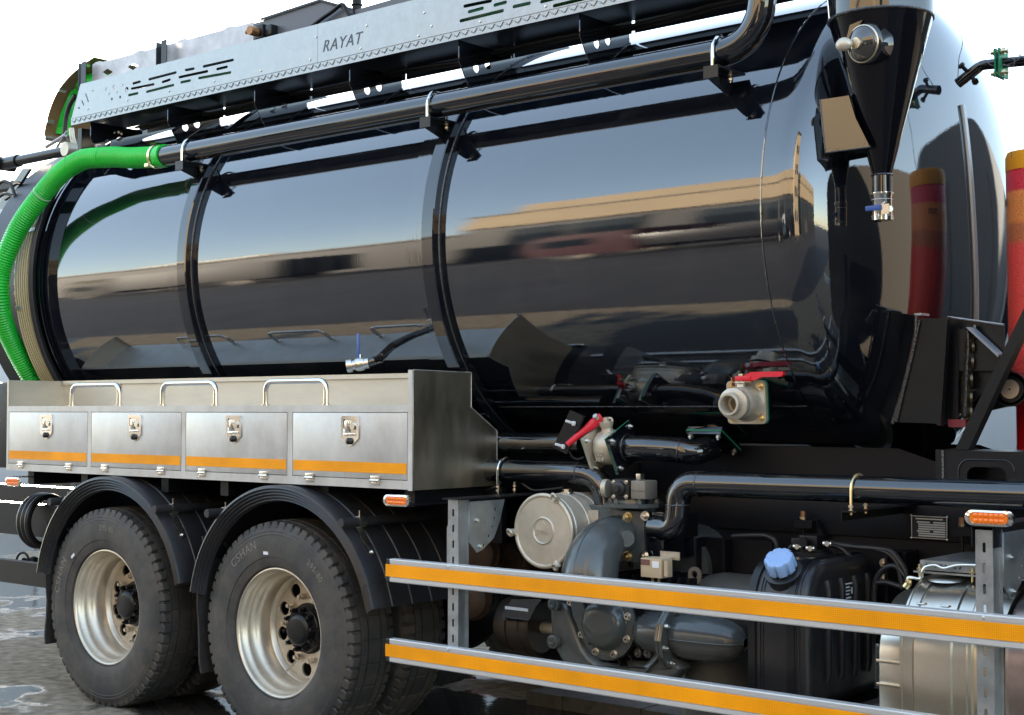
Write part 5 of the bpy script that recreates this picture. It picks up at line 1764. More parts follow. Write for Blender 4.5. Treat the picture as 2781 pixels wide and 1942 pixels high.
# ------------------------------------------------------------------ lobe pump, silencers, actuator
def pump():
    p = hub_empty('vacuum_pump', TRK, (-3.5, 5.0, 0.7), 'blue grey vacuum pump with swept elbow and bolted round cover')
    # silver round housing
    Y = 4.75
    c = zt(8, 1345, 370, Y=Y); r = 0.158
    s = hub_empty('air_filter_housing', TRK, c, 'round cast silver housing with embossed lid')
    m = MB()
    m.lathe([(0.02, 0.150), (0.012, 0.157), (0.0, r), (-0.004, 0.155), (-0.006, 0.148), (-0.004, 0.143), (0.0, 0.140), (0.0, 0.060), (-0.003, 0.057), (-0.005, 0.054), (-0.002, 0.050), (0.001, 0.048), (0.001, 0.001)], c, (0, 1, 0), seg=72)
    m.done('housing_lid', CAST, s, angle=40)
    m = MB()
    pr = [(0.0205, 0.150)]
    for k in range(6):
        y0 = 0.03 + k * 0.045
        e = 0.003 if k in (0, 2, 4) else 0.0005
        pr += [(y0, 0.150), (y0 + 0.004, 0.150 + e), (y0 + 0.012, 0.150 + e), (y0 + 0.016, 0.150)]
    pr += [(0.32, 0.150), (0.34, 0.12)]
    m.lathe(pr, c, (0, 1, 0), seg=64).done('housing_drum', CAST, s, angle=30)
    text('embossed_mark', 'Jami', 0.040, CAST, s, (c.x - 0.040, Y + 0.0005, c.z - 0.012), th=0.003, bold=0.0012)
    MB().prism([(c.x - 0.012, Y + 0.001, c.z + 0.024), (c.x + 0.012, Y + 0.001, c.z + 0.024), (c.x, Y + 0.001, c.z + 0.038)], (0, -0.003, 0)).done('embossed_mark', CAST, s)
    for a in (62, 185, 300):
        a = R(a)
        q = c + Vector((math.cos(a) * 0.150, -0.004, math.sin(a) * 0.150))
        o = Vector((math.cos(a), 0, math.sin(a)))
        MB().cyl(q - o * 0.01, q + o * 0.02, 0.016, seg=14).torus(q + Vector((0, -0.02, 0)) + o * 0.015, (0.3, 1, 0.5), 0.014, 0.006, seg=20).cyl(q, q + Vector((0, -0.012, 0)), 0.008, seg=8).done('lid_eye_nut', CAST, s)
    MB().hexnut(c + Vector((0, 0.16, 0.152)), (0, 0, 1), 0.020, 0.016).cyl(c + Vector((0, 0.16, 0.15)), c + Vector((0, 0.16, 0.156)), 0.03, seg=20).done('filler_plug', ZINC, s)

    Y = 4.90
    # main housing block between flanges
    xl, xr = zt(8, 1600, 300, Y=Y).x, zt(8, 2140, 300, Y=Y).x
    zt_, zb = zt(8, 1950, 230, Y=Y).z, zt(8, 1950, 590, Y=Y).z
    MB().box(xl, xl + 0.20, Y + 0.02, Y + 0.26, zb, zt_ + 0.01, bev=0.006).done('valve_block', BLUG, p)
    # square flange with four bolts
    xf = zt(8, 1960, 400, Y=Y).x
    MB().box(xf + 0.016, xr, Y + 0.012, Y + 0.022, zb + 0.0, zt_ - 0.004, bev=0.003).box(xf - 0.02, xr - 0.01, Y + 0.03, Y + 0.28, zb + 0.02, zt_ - 0.02).done('pipe_flange', GLOSS, p)
    for x, y in ((1915, 275), (1915, 542), (2030, 270), (2025, 535)):
        q = zt(8, x, y, Y=Y)
        bolt(q, (0, -1, 0), 0.014, 0.016, p, BRASS if x < 2000 else ZINC)
    for x, y in ((1585, 245), (1650, 250)):
        bolt(zt(8, x, y, Y=Y + 0.01), (0, -1, 0), 0.011, 0.01, p)
    MB().box(xl - 0.01, xl + 0.09, Y + 0.0, Y + 0.018, zb + 0.08, zt_ - 0.01).done('left_flange', CAST, p)
    # swept intake elbow: leaves the flange towards the camera, drops and widens
    f0 = at(1686, 1455, Y=Y)
    X0, Z0 = f0.x, f0.z
    MB().box(X0 - 0.112, X0 + 0.118, Y + 0.0, Y + 0.016, Z0 - 0.105, Z0 + 0.105, bev=0.004).done('elbow_flange', BLUG, p)
    cpts = [(X0, Y, Z0), (X0, Y - 0.05, Z0 - 0.001), (X0, Y - 0.10, Z0 - 0.012), (X0, Y - 0.15, Z0 - 0.040), (X0, Y - 0.19, Z0 - 0.085), (X0, Y - 0.21, Z0 - 0.14), (X0, Y - 0.215, Z0 - 0.20)]
    rr = [0.080, 0.084, 0.092, 0.102, 0.110, 0.115, 0.117]
    pts = smooth_path(cpts, 6)

    def rf(i):
        t = i / 6; k = min(int(t), len(rr) - 2)
        return rr[k] * (1 - (t - k)) + rr[k + 1] * (t - k)
    MB().tube(pts, 0.1, seg=44, rf=rf).done('intake_elbow', BLUG, p, angle=60)
    rib = []
    for i, q in enumerate(pts[:-1]):
        t = (pts[min(i + 1, len(pts) - 1)] - pts[max(0, i - 1)]).normalized()
        side = Vector((0.0, -1, 0.0)) if abs(t.y) < 0.7 else Vector((0, 0, 1))
        side = Vector((0, -1, 1)); side = (side - t * side.dot(t)).normalized()
        rib.append(q + side * (rf(i) + 0.0005))
    MB().tube(rib, 0.0032, seg=6).done('casting_rib', BLUG, p)
    b = Vector((X0 + 0.088, Y - 0.085, Z0))
    MB().cyl(b + Vector((-0.03, 0.02, 0)), b + Vector((0.012, -0.012, 0)), 0.033, seg=24).done('boss', BLUG, p)
    # pneumatic actuator on an octagonal plate
    a = hub_empty('actuator', TRK, (-3.45, 4.9, 1.24), 'pneumatic valve actuator with black end cap and grey body')
    A = zt(8, 1800, 25, Y=4.86); B = zt(8, 1922, 155, Y=4.86); D = zt(8, 2022, 30, Y=4.86)
    z0, z1 = zt(8, 1860, 157, Y=4.86).z, zt(8, 1860, 22, Y=4.86).z
    MB().box(A.x, B.x, 4.86, 4.96, z0 + 0.0, z1, bev=0.012).done('end_cap', LABK, a)
    q = zt(8, 1855, 85, Y=4.86)
    MB().lathe([(0, 0.032), (0.008, 0.030), (0.014, 0.022), (0.016, 0.001)], q, (0, -1, 0), seg=28).cyl(q + Vector((0, -0.012, 0)), q + Vector((0, -0.024, 0)), 0.014, seg=8).done('cap_boss', BLAK, a)
    for x, y in ((1818, 42), (1902, 42), (1818, 140), (1902, 140)):
        bolt(zt(8, x, y, Y=4.859), (0, -1, 0), 0.006, 0.005, a)
    abody = mat('actuator_alloy', (0.22, 0.195, 0.16), 0.5, 0.3, bump=0.2, bscale=60, var=0.12, stretch=(8, 1, 1))
    MB().box(B.x + 0.002, D.x, 4.865, 4.955, z0 + 0.002, z1 - 0.004, bev=0.008).done('actuator_body', abody, a)
    MB().box(B.x + 0.004, D.x - 0.002, 4.8638, 4.8655, z0 + 0.035, z0 + 0.037).done('body_groove', LABK, a)
    MB().box(B.x + 0.012, B.x + 0.034, 4.89, 4.92, z1 - 0.003, z1 + 0.022, bev=0.002).done('top_shaft', ZINC, a)
    q = zt(8, 1782, 85, Y=4.89)
    MB().cyl(q, q + Vector((-0.02, -0.004, 0)), 0.038, seg=30).done('gauge_cap', CAST, a)
    c3 = zt(8, 1950, 190, Y=4.93)
    MB().cyl((c3.x, 4.93, zt_ + 0.028), (c3.x, 4.93, zt_ + 0.068), 0.062, 0.052, seg=8).cyl((c3.x, 4.93, zt_ + 0.012), (c3.x, 4.93, zt_ + 0.028), 0.125, seg=8).done('mounting_plate', BLUG, a)
    for k in range(6):
        g = R(60 * k + 20)
        bolt((c3.x + 0.098 * math.cos(g), 4.93 + 0.098 * math.sin(g), zt_ + 0.0285), (0, 0, 1), 0.012, 0.012, a, BLUG)

    # S-bend from the pump flange up to the long pressure pipe
    Yp = 4.90
    z = zt(9, 1170, 95, Y=Yp).z
    xe = at(1845, 1290, Y=Yp).x
    z2 = at(1830, 1395, Y=4.88).z
    q3 = at(1765, 1428, Y=4.86)
    pts = [(-0.9, Yp, z + 0.008), (xe, Yp, z), (xe - 0.012, Yp - 0.01, q3.z - 0.012), (q3.x - 0.01, 4.90, q3.z - 0.008)]
    pth = round_path(pts, 0.085, 14)
    o = MB().tube(pth, 0.050, seg=36).done('pressure_pipe', PIPEP, TRK, angle=50)
    MB().torus((xe + 0.10, Yp, z), (1, 0, 0), 0.050, 0.0035, seg=30, sub=6).torus((xe - 0.005, Yp, (z + q3.z) / 2 - 0.0), (0, 0, 1), 0.0515, 0.0045, seg=30, sub=6).done('weld_bead', WELD, o)
    x = zt(9, 1185, 100, Y=Yp).x
    ubolt('u_bolt', (x, Yp, z), (1, 0, 0), 0.057, 0.088, BRASS, o, th=0.0055)
    MB().box(x - 0.03, x + 0.03, 4.82, 5.35, z - 0.078, z - 0.072).box(x - 0.03, x - 0.026, 4.82, 5.35, z - 0.11, z - 0.0785).done('pipe_bracket', CHAS, o)
    # grey dome behind the pump
    q = zt(8, 2240, 560, Y=5.05)
    MB().cyl(q + Vector((-0.10, 0.10, -0.06)), q + Vector((-0.10, 0.38, -0.06)), 0.19, seg=48).done('gearbox_cover', BLUG, p)

    # beige control box
    u = hub_empty('junction_box', TRK, (-3.3, 4.72, 0.95), 'small beige junction box with white label')
    P0 = zt(8, 1997, 548, Y=4.72); P1 = zt(8, 2135, 690, Y=4.72)
    MB().box(P0.x, P1.x, 4.72, 4.80, P1.z, P0.z, bev=0.004).done('box_shell', BAGE, u)
    MB().box(P0.x + 0.002, P0.x + 0.045, 4.7185, 4.7198, P0.z - 0.028, P0.z - 0.006).done('box_marking', mat('brown_print', (0.16, 0.07, 0.05), 0.6), u)
    l = zt(8, 2075, 572, Y=4.7185); l2 = zt(8, 2120, 620, Y=4.7185)
    MB().box(l.x, l2.x, 4.7178, 4.7192, l2.z, l.z).done('white_label', LABW, u)
    MB().box(P0.x + 0.035, P1.x + 0.03, 4.805, 4.809, P0.z - 0.01, P0.z + 0.022).done('mounting_tab', ZINC, u)
    MB().box(P1.x + 0.01, P1.x + 0.026, 4.725, 4.735, P1.z + 0.01, P1.z + 0.07).done('side_latch', BAGE, u)
    for x in (0.03, 0.06):
        MB().cyl((P0.x + x, 4.76, P1.z), (P0.x + x, 4.76, P1.z - 0.04), 0.006, seg=8).done('cable_gland', BRASS, u)
    # lifting eye
    q = zt(9, 90, 660, Y=5.0)
    sheet('lifting_eye', [(q.x - 0.03, q.z - 0.05), (q.x + 0.03, q.z - 0.05)] + [(q.x + 0.03 * math.cos(R(k * 18)), q.z + 0.03 * math.sin(R(k * 18))) for k in range(11)],
          [circle(q.x, q.z, 0.015, 16)], 0.010, mat('eye_steel', (0.28, 0.22, 0.17), 0.45, 0.4), p, 'Y', 5.0)

    # lower half: lobe casing behind the bolted cover
    Y = 4.80
    c = zt(8, 1770, 985, Y=Y)
    MB().lathe([(0.0, 0.150), (-0.012, 0.150), (-0.014, 0.146), (-0.014, 0.110), (-0.02, 0.105), (-0.045, 0.098), (-0.062, 0.080), (-0.066, 0.04), (-0.066, 0.001)], c, (0, 1, 0), seg=64).done('round_cover', BLUG, p, angle=40)
    MB().prism([c + Vector((-0.10, -0.03, 0.12)), c + Vector((-0.16, -0.03, 0.14)), c + Vector((-0.13, -0.03, 0.02)), c + Vector((-0.06, -0.03, -0.09)), c + Vector((-0.02, -0.03, -0.05))], (0, -0.025, 0)).done('cover_web', BLUG, p)
    for k, (x, y) in enumerate(((1915, 942), (1910, 1095), (1823, 1195), (1700, 1178), (1608, 1062), (1533, 848), (1655, 860))):
        q = zt(8, x, y, Y=Y - 0.0135)
        m = MB().cyl(q, q + Vector((0, -0.004, 0)), 0.016, seg=18).cyl(q + Vector((0, -0.004, 0)), q + Vector((0, -0.016, 0)), 0.0115, seg=18)
        m.done('socket_bolt', ZINC, p)
        MB().cyl(q + Vector((0, -0.0162, 0)), q + Vector((0, -0.0168, 0)), 0.0055, seg=6).done('bolt_socket', LABK, p)
    m = MB()
    for k in range(15):
        a = R(-150 + k * 20)
        m.prism([c + Vector((math.cos(a) * 0.10, 0.005, math.sin(a) * 0.10)), c + Vector((math.cos(a + 0.05) * 0.10, 0.005, math.sin(a + 0.05) * 0.10)),
                 c + Vector((math.cos(a + 0.04) * 0.185, 0.005, math.sin(a + 0.04) * 0.185)), c + Vector((math.cos(a) * 0.185, 0.005, math.sin(a) * 0.185))], (0, 0.30, 0))
    m.cyl(c + Vector((0, 0.004, 0)), c + Vector((0, 0.34, 0)), 0.155, seg=40)
    m.done('finned_casing', CHAS, p)
    # cradle frame sweeping under the cover
    out_ = [(672, 320), (676, 440), (685, 560), (720, 700), (780, 800), (860, 850), (1000, 880), (1180, 905), (1380, 915), (1560, 935), (1640, 900), (1700, 835), (1640, 770), (1545, 700), (1500, 705)]
    inn_ = [(1440, 765), (1390, 800), (1300, 826), (1180, 818), (1060, 785), (985, 730), (935, 660), (895, 570), (865, 480), (830, 390), (800, 325)]
    g_ = [at(1249 + x / 2.817, 1521 + y / 2.817, Y=4.765) for x, y in out_ + inn_]
    t_ = MB().prism(g_, (0, 0.085, 0)).bm
    bmesh.ops.recalc_face_normals(t_, faces=t_.faces[:])
    t_.normal_update()
    bmesh.ops.bevel(t_, geom=[e for e in t_.edges if len(e.link_faces) == 2 and (abs(e.link_faces[0].normal.y) > 0.9) != (abs(e.link_faces[1].normal.y) > 0.9)], offset=0.028, segments=4, profile=0.5, affect='EDGES')
    m_ = MB(); m_.bm.free(); m_.bm = t_
    m_.done('cradle_arm', BLUG, p, angle=45)
    MB().prism([at(1249 + x / 2.817, 1521 + y / 2.817, Y=4.75) for x, y in ((1545, 704), (1552, 712), (1375, 905), (1360, 900))], (0, 0.012, 0)).done('casting_rib', BLUG, p)
    for x, y in ((1405, 1112), (1410, 862)):
        q = zt(8, x, y, Y=4.74)
        MB().lathe([(0, 0.030), (0.02, 0.028), (0.022, 0.018), (0.03, 0.016), (0.03, 0.008), (0.024, 0.001)], q + Vector((0, 0.02, 0)), (0, -1, 0), seg=24).done('foot_boss', BLUG, p)
    MB().prism([zt(8, x, y, Y=4.80) for x, y in ((2110, 1170), (2210, 1190), (2290, 1265), (2130, 1400), (1990, 1330))], (0, 0.12, 0)).done('cradle_foot', BLUG, p)
    # side housing and blanking block
    MB().prism([zt(8, x, y, Y=4.86) for x, y in ((1985, 905), (2140, 915), (2140, 1165), (1985, 1175))], (0, 0.15, 0)).done('side_housing', BLUG, p)
    for x, y in ((1990, 1185), (2055, 1190)):
        q = zt(8, x, y, Y=4.84)
        MB().lathe([(0, 0.020), (0.014, 0.018), (0.016, 0.010), (0.010, 0.001)], q, (0, -1, 0), seg=20).done('pipe_boss', BLUG, p)
    # torpedo silencer: sphere, flange pair, bullet
    Y = 4.82
    a0 = zt(8, 2120, 1040, Y=Y)
    cz = zt(9, 40, 1075, Y=Y).z
    x0 = zt(9, 0, 1100, Y=Y).x - 0.045
    MB().lathe([(-0.16, 0.035), (-0.15, 0.06), (-0.11, 0.078), (-0.06, 0.084), (0.0, 0.084)], (x0, Y, cz), (1, 0, 0), seg=40).done('silencer_inlet', BLUG, p, angle=60)
    hexf = lambda x, r, th, m_, nm: MB().cyl((x, Y, cz - 0.01), (x + th, Y, cz - 0.01), r, seg=12).done(nm, m_, p, angle=20)
    hexf(x0 + 0.001, 0.125, 0.012, BLUG, 'silencer_flange')
    hexf(x0 + 0.0135, 0.122, 0.006, BRASS, 'flange_gasket')
    hexf(x0 + 0.020, 0.128, 0.014, BLUG, 'silencer_flange')
    for k in range(8):
        g = R(45 * k + 15)
        bolt((x0 + 0.0345, Y + 0.108 * math.cos(g), cz - 0.01 + 0.108 * math.sin(g)), (1, 0, 0), 0.010, 0.012, p)
    L = zt(9, 432, 1100, Y=Y).x - (x0 + 0.035)
    pr = [(0.035, 0.082), (0.06, 0.088)]
    for k in range(13):
        t = k / 12
        pr.append((0.07 + (L - 0.035) * t, 0.090 * max(0.0, 1 - (t * 0.995) ** 3.2) ** 0.42 + 0.001))
    MB().lathe(pr, (x0, Y, cz), (1, 0, 0), seg=48).done('silencer_bullet', BLUG, p, angle=60)
    MB().tube([(x0 + h, Y - r - 0.001, cz - 0.004) for h, r in pr], 0.003, seg=6).done('casting_rib', BLUG, p)
    # big grey canister behind it, and one lower down
    MB().cyl((zt(9, 270, 1250, Y=5.05).x, 5.05, 0.30), (zt(9, 270, 1250, Y=5.05).x, 5.05, 0.62), 0.16, seg=40).done('grey_canister', mat('canister_grey', (0.06, 0.06, 0.055), 0.45, dust=0.1), p)
    q = zt(9, 330, 760, Y=5.05)
    MB().lathe([(-0.16, 0.001), (-0.15, 0.07), (-0.10, 0.11), (-0.03, 0.125), (0.25, 0.125)], q + Vector((0, 0, -0.06)), (1, 0, 0), seg=40).done('air_duct', mat('canister_grey', (0.06, 0.06, 0.055), 0.45), p, angle=60)
    m = MB()
    q = zt(8, 2230, 690, Y=4.95)
    m.box(q.x - 0.32, q.x + 0.12, 4.95, 5.20, q.z - 0.10, q.z - 0.02, bev=0.02)
    for k in range(9):
        m.box(q.x - 0.30 + k * 0.045, q.x - 0.285 + k * 0.045, 4.94, 5.19, q.z - 0.03, q.z + 0.005)
    m.done('pump_top_fins', CHAS, p)
    # coupling: guard plate, drum, shaft
    u = hub_empty('drive_coupling', TRK, (-3.95, 4.95, 0.66))
    rs = []
    for i in range(9):
        t = i / 8
        a = R(150 - 75 * t)
        rs.append((math.cos(a), math.sin(a)))
    g = [zt(8, x, y, Y=4.86) for x, y in ((1130, 835), (1330, 835), (1290, 880), (1262, 950), (1245, 975), (1075, 965), (1068, 945))]
    MB().prism(g, (0.0, 0.006, 0)).prism([zt(8, 1130, 835, Y=4.86), zt(8, 1330, 835, Y=4.86), zt(8, 1390, 815, Y=5.1), zt(8, 1200, 810, Y=5.1)], (0, 0, 0.005)).done('coupling_guard', GLOSS, u)
    MB().box(zt(8, 1090, 880, Y=4.858).x, zt(8, 1245, 880, Y=4.858).x, 4.8565, 4.8585, zt(8, 1150, 900, Y=4.858).z, zt(8, 1150, 880, Y=4.858).z).done('guard_label', LABW, u)
    cc = zt(8, 1345, 1015, Y=5.0)
    MB().lathe([(-0.19, 0.09), (-0.19, 0.118), (-0.17, 0.124), (-0.12, 0.124), (-0.118, 0.118), (-0.11, 0.118), (-0.108, 0.126), (-0.05, 0.126), (-0.045, 0.118), (-0.01, 0.118), (0.0, 0.11), (0.0, 0.03)], cc, (1, 0, 0), seg=48).done('coupling_drum', rustm(), u, angle=30)
    MB().cyl(cc, cc + Vector((0.12, 0, 0)), 0.026, seg=20).done('coupling_shaft', CAST, u)


def rustm():
    return mat('dark_iron', (0.035, 0.026, 0.020), 0.4, 0.3, bump=0.2, bscale=40, dust=0.2, dustcol=(0.14, 0.09, 0.05))


pump()


# ------------------------------------------------------------------ urea tank and exhaust box
def section(pts_yz, x0, x1):
    return MB().rings([[Vector((x0, y, z)) for y, z in pts_yz], [Vector((x1, y, z)) for y, z in pts_yz]])


def shrink(pts, d):
    cy = sum(p[0] for p in pts) / len(pts); cz = sum(p[1] for p in pts) / len(pts)
    ym = max(abs(p[0] - cy) for p in pts); zm = max(abs(p[1] - cz) for p in pts)
    return [(cy + (p[0] - cy) * (1 - d / ym), cz + (p[1] - cz) * (1 - d / zm)) for p in pts]


def rsec(y0, y1, z0, z1, rt, rb, n=8):
    out = []
    for cy, cz, a, r in ((y1 - rb, z0 + rb, 270, rb), (y1 - rt * .5, z1 - rt * .5, 0, rt * .5), (y0 + rt, z1 - rt, 90, rt), (y0 + rb, z0 + rb, 180, rb)):
        for k in range(n + 1):
            t = R(a + 90 * k / n)
            out.append((cy + r * math.cos(t), cz + r * math.sin(t)))
    return out


def loft(pts, stations):
    m = MB()
    m.rings([[Vector((x, y, z)) for y, z in shrink(pts, d)] for x, d in stations])
    return m


def urea_tank():
    u = hub_empty('urea_tank', TRK, (-2.65, 4.9, 0.48), 'ribbed black plastic urea tank with pale blue filler cap')
    pl = mat('moulded_black', (0.012, 0.012, 0.014), 0.30, ior=1.5, bump=0.25, bscale=80, bdist=0.001, dust=0.10, dustcol=(0.14, 0.12, 0.10), dscale=7)
    Y0 = 4.66
    xa = zt(9, 480, 1400, Y=Y0).x; xb = zt(9, 818, 1450, Y=Y0).x
    z1 = zt(9, 640, 575, Y=4.80).z + 0.015
    pts = rsec(Y0, 5.22, 0.468, z1, 0.16, 0.03)
    st = [(xa - 0.035, 0.03), (xa - 0.025, 0.012), (xa - 0.01, 0.004), (xa + 0.015, 0.0), (xb - 0.015, 0.0), (xb + 0.0, 0.004), (xb + 0.012, 0.02), (xb + 0.02, 0.045)]
    loft(pts, st).done('tank_body', pl, u, angle=50)
    # seams beside the two straps
    for x in (xa + 0.03, xa + 0.042, xb - 0.065, xb - 0.05, xb - 0.03, xb - 0.018):
        loft(pts, [(x - 0.003, 0.002), (x - 0.002, -0.003), (x + 0.002, -0.003), (x + 0.003, 0.002)]).done('moulded_rib', pl, u)
    for x in (xa + 0.0, xb - 0.045):
        m = MB()
        m.rings([[Vector((xx, y, z)) for y, z in shrink(pts, -0.006)] for xx in (x - 0.018, x + 0.012)], cap0=False, cap1=False)
        m.done('steel_strap', SATIN, u)
    # ribs pressed into the forward face
    for k in range(4):
        y = 4.80 + k * 0.105
        q = round_path([(xb + 0.020, y, 0.92 - (0.0 if k else 0.02)), (xb + 0.020, y, 0.58)], 0.01)
        MB().tube([(xb + 0.016, y, 0.93), (xb + 0.0225, y, 0.90), (xb + 0.0225, y, 0.60), (xb + 0.014, y, 0.565)], 0.017, seg=14).done('side_rib', pl, u)
    # filler neck and cap, leaning outwards
    n = Vector((0.05, -0.62, 0.78)).normalized()
    b = zt(9, 680, 640, Y=4.70)
    b = Vector((b.x, 4.715, z1 - 0.055))
    MB().lathe([(-0.04, 0.070), (0.012, 0.066), (0.016, 0.070), (0.026, 0.070), (0.028, 0.064), (0.030, 0.050), (0.05, 0.050)], b, n, seg=40).done('filler_neck', pl, u)
    m = MB().lathe([(0.040, 0.050), (0.042, 0.056), (0.085, 0.055), (0.092, 0.050), (0.094, 0.035), (0.092, 0.033), (0.091, 0.001)], b, n, seg=64, mod=lambda k, i, r: r * (1 - (0.09 if (k in (1, 2, 3) and i % 8 < 2) else 0)))
    m.done('filler_cap', BLUEC, u, angle=40)
    # label with barcode block
    l = MB().box(xb + 0.0205, xb + 0.0215, 4.93, 5.01, 0.815, 0.915).done('sticker', LABK, u)
    yy = 0.905
    sp = MB()
    for k, (wa, wb) in enumerate(((0.004, 0.06), (0.004, 0.04), (0.004, 0.046), (0.004, 0.036), (0.004, 0.052), (0.004, 0.03))):
        sp.box(xb + 0.0216, xb + 0.0219, 4.933 + wa, 4.933 + wb, 0.903 - k * 0.013, 0.908 - k * 0.013)
    sp.done('sticker_print', LABW, l)
    MB().box(xb + 0.0218, xb + 0.0224, 4.985, 5.004, 0.865, 0.890).done('sticker_block', LABW, l)
    # level sender with hoses on top
    q = zt(9, 880, 500, Y=5.0)
    m = MB().cyl((q.x, 5.0, z1 - 0.005), (q.x, 5.0, z1 + 0.012), 0.075, seg=30).cyl((q.x, 5.0, z1 + 0.012), (q.x, 5.0, z1 + 0.022), 0.06, seg=12)
    m.box(q.x - 0.04, q.x + 0.04, 4.96, 5.04, z1 + 0.022, z1 + 0.075, bev=0.01).box(q.x - 0.055, q.x + 0.0, 4.93, 4.96, z1 + 0.025, z1 + 0.065, bev=0.006)
    m.cyl((q.x, 4.94, z1 + 0.05), (q.x, 4.92, z1 + 0.05), 0.018, seg=16)
    m.done('sender_head', CHAS, u)
    for x, y in ((785, 475), (872, 487), (985, 455)):
        c = zt(9, x, y, Y=4.93)
        MB().cyl(c, c + Vector((0.0, -0.014, 0)), 0.010, seg=12).cyl(c + Vector((-0.02, 0, 0)), c + Vector((0.015, 0, 0)), 0.010, seg=10).done('hose_fitting', ZINC, u)
    for i, hp in enumerate((((985, 455), (1060, 480), (1110, 520), (1140, 560)), ((1000, 450), (1150, 475), (1300, 490), (1400, 530), (1450, 600), (1470, 700), (1480, 760)),
                            ((1010, 465), (1200, 480), (1380, 500), (1450, 560), (1500, 640), (1505, 700)), ((1505, 680), (1440, 610), (1370, 615), (1310, 680), (1290, 780), (1295, 900)),
                            ((760, 470), (735, 480), (725, 500)), ((1290, 720), (1370, 715), (1440, 735), (1500, 750)))):
        MB().tube(smooth_path([zt(9, x, y, Y=5.05) for x, y in hp], 7), 0.011, seg=10).done('coolant_hose', BLAK, u)
    # carrier frame
    MB().box(xa - 0.04, xb + 0.05, 4.70, 5.3, 0.44, 0.462).box(xb + 0.10, xb + 0.112, 5.10, 5.33, 0.46, 1.01).box(xb + 0.02, xb + 0.13, 5.22, 5.33, 0.95, 1.01).done('carrier_frame', CHAS, u)
    for x, y in ((1355, 585), (1355, 688)):
        bolt(zt(9, x, y, Y=5.14), (0, -1, 0), 0.012, 0.01, u)


urea_tank()


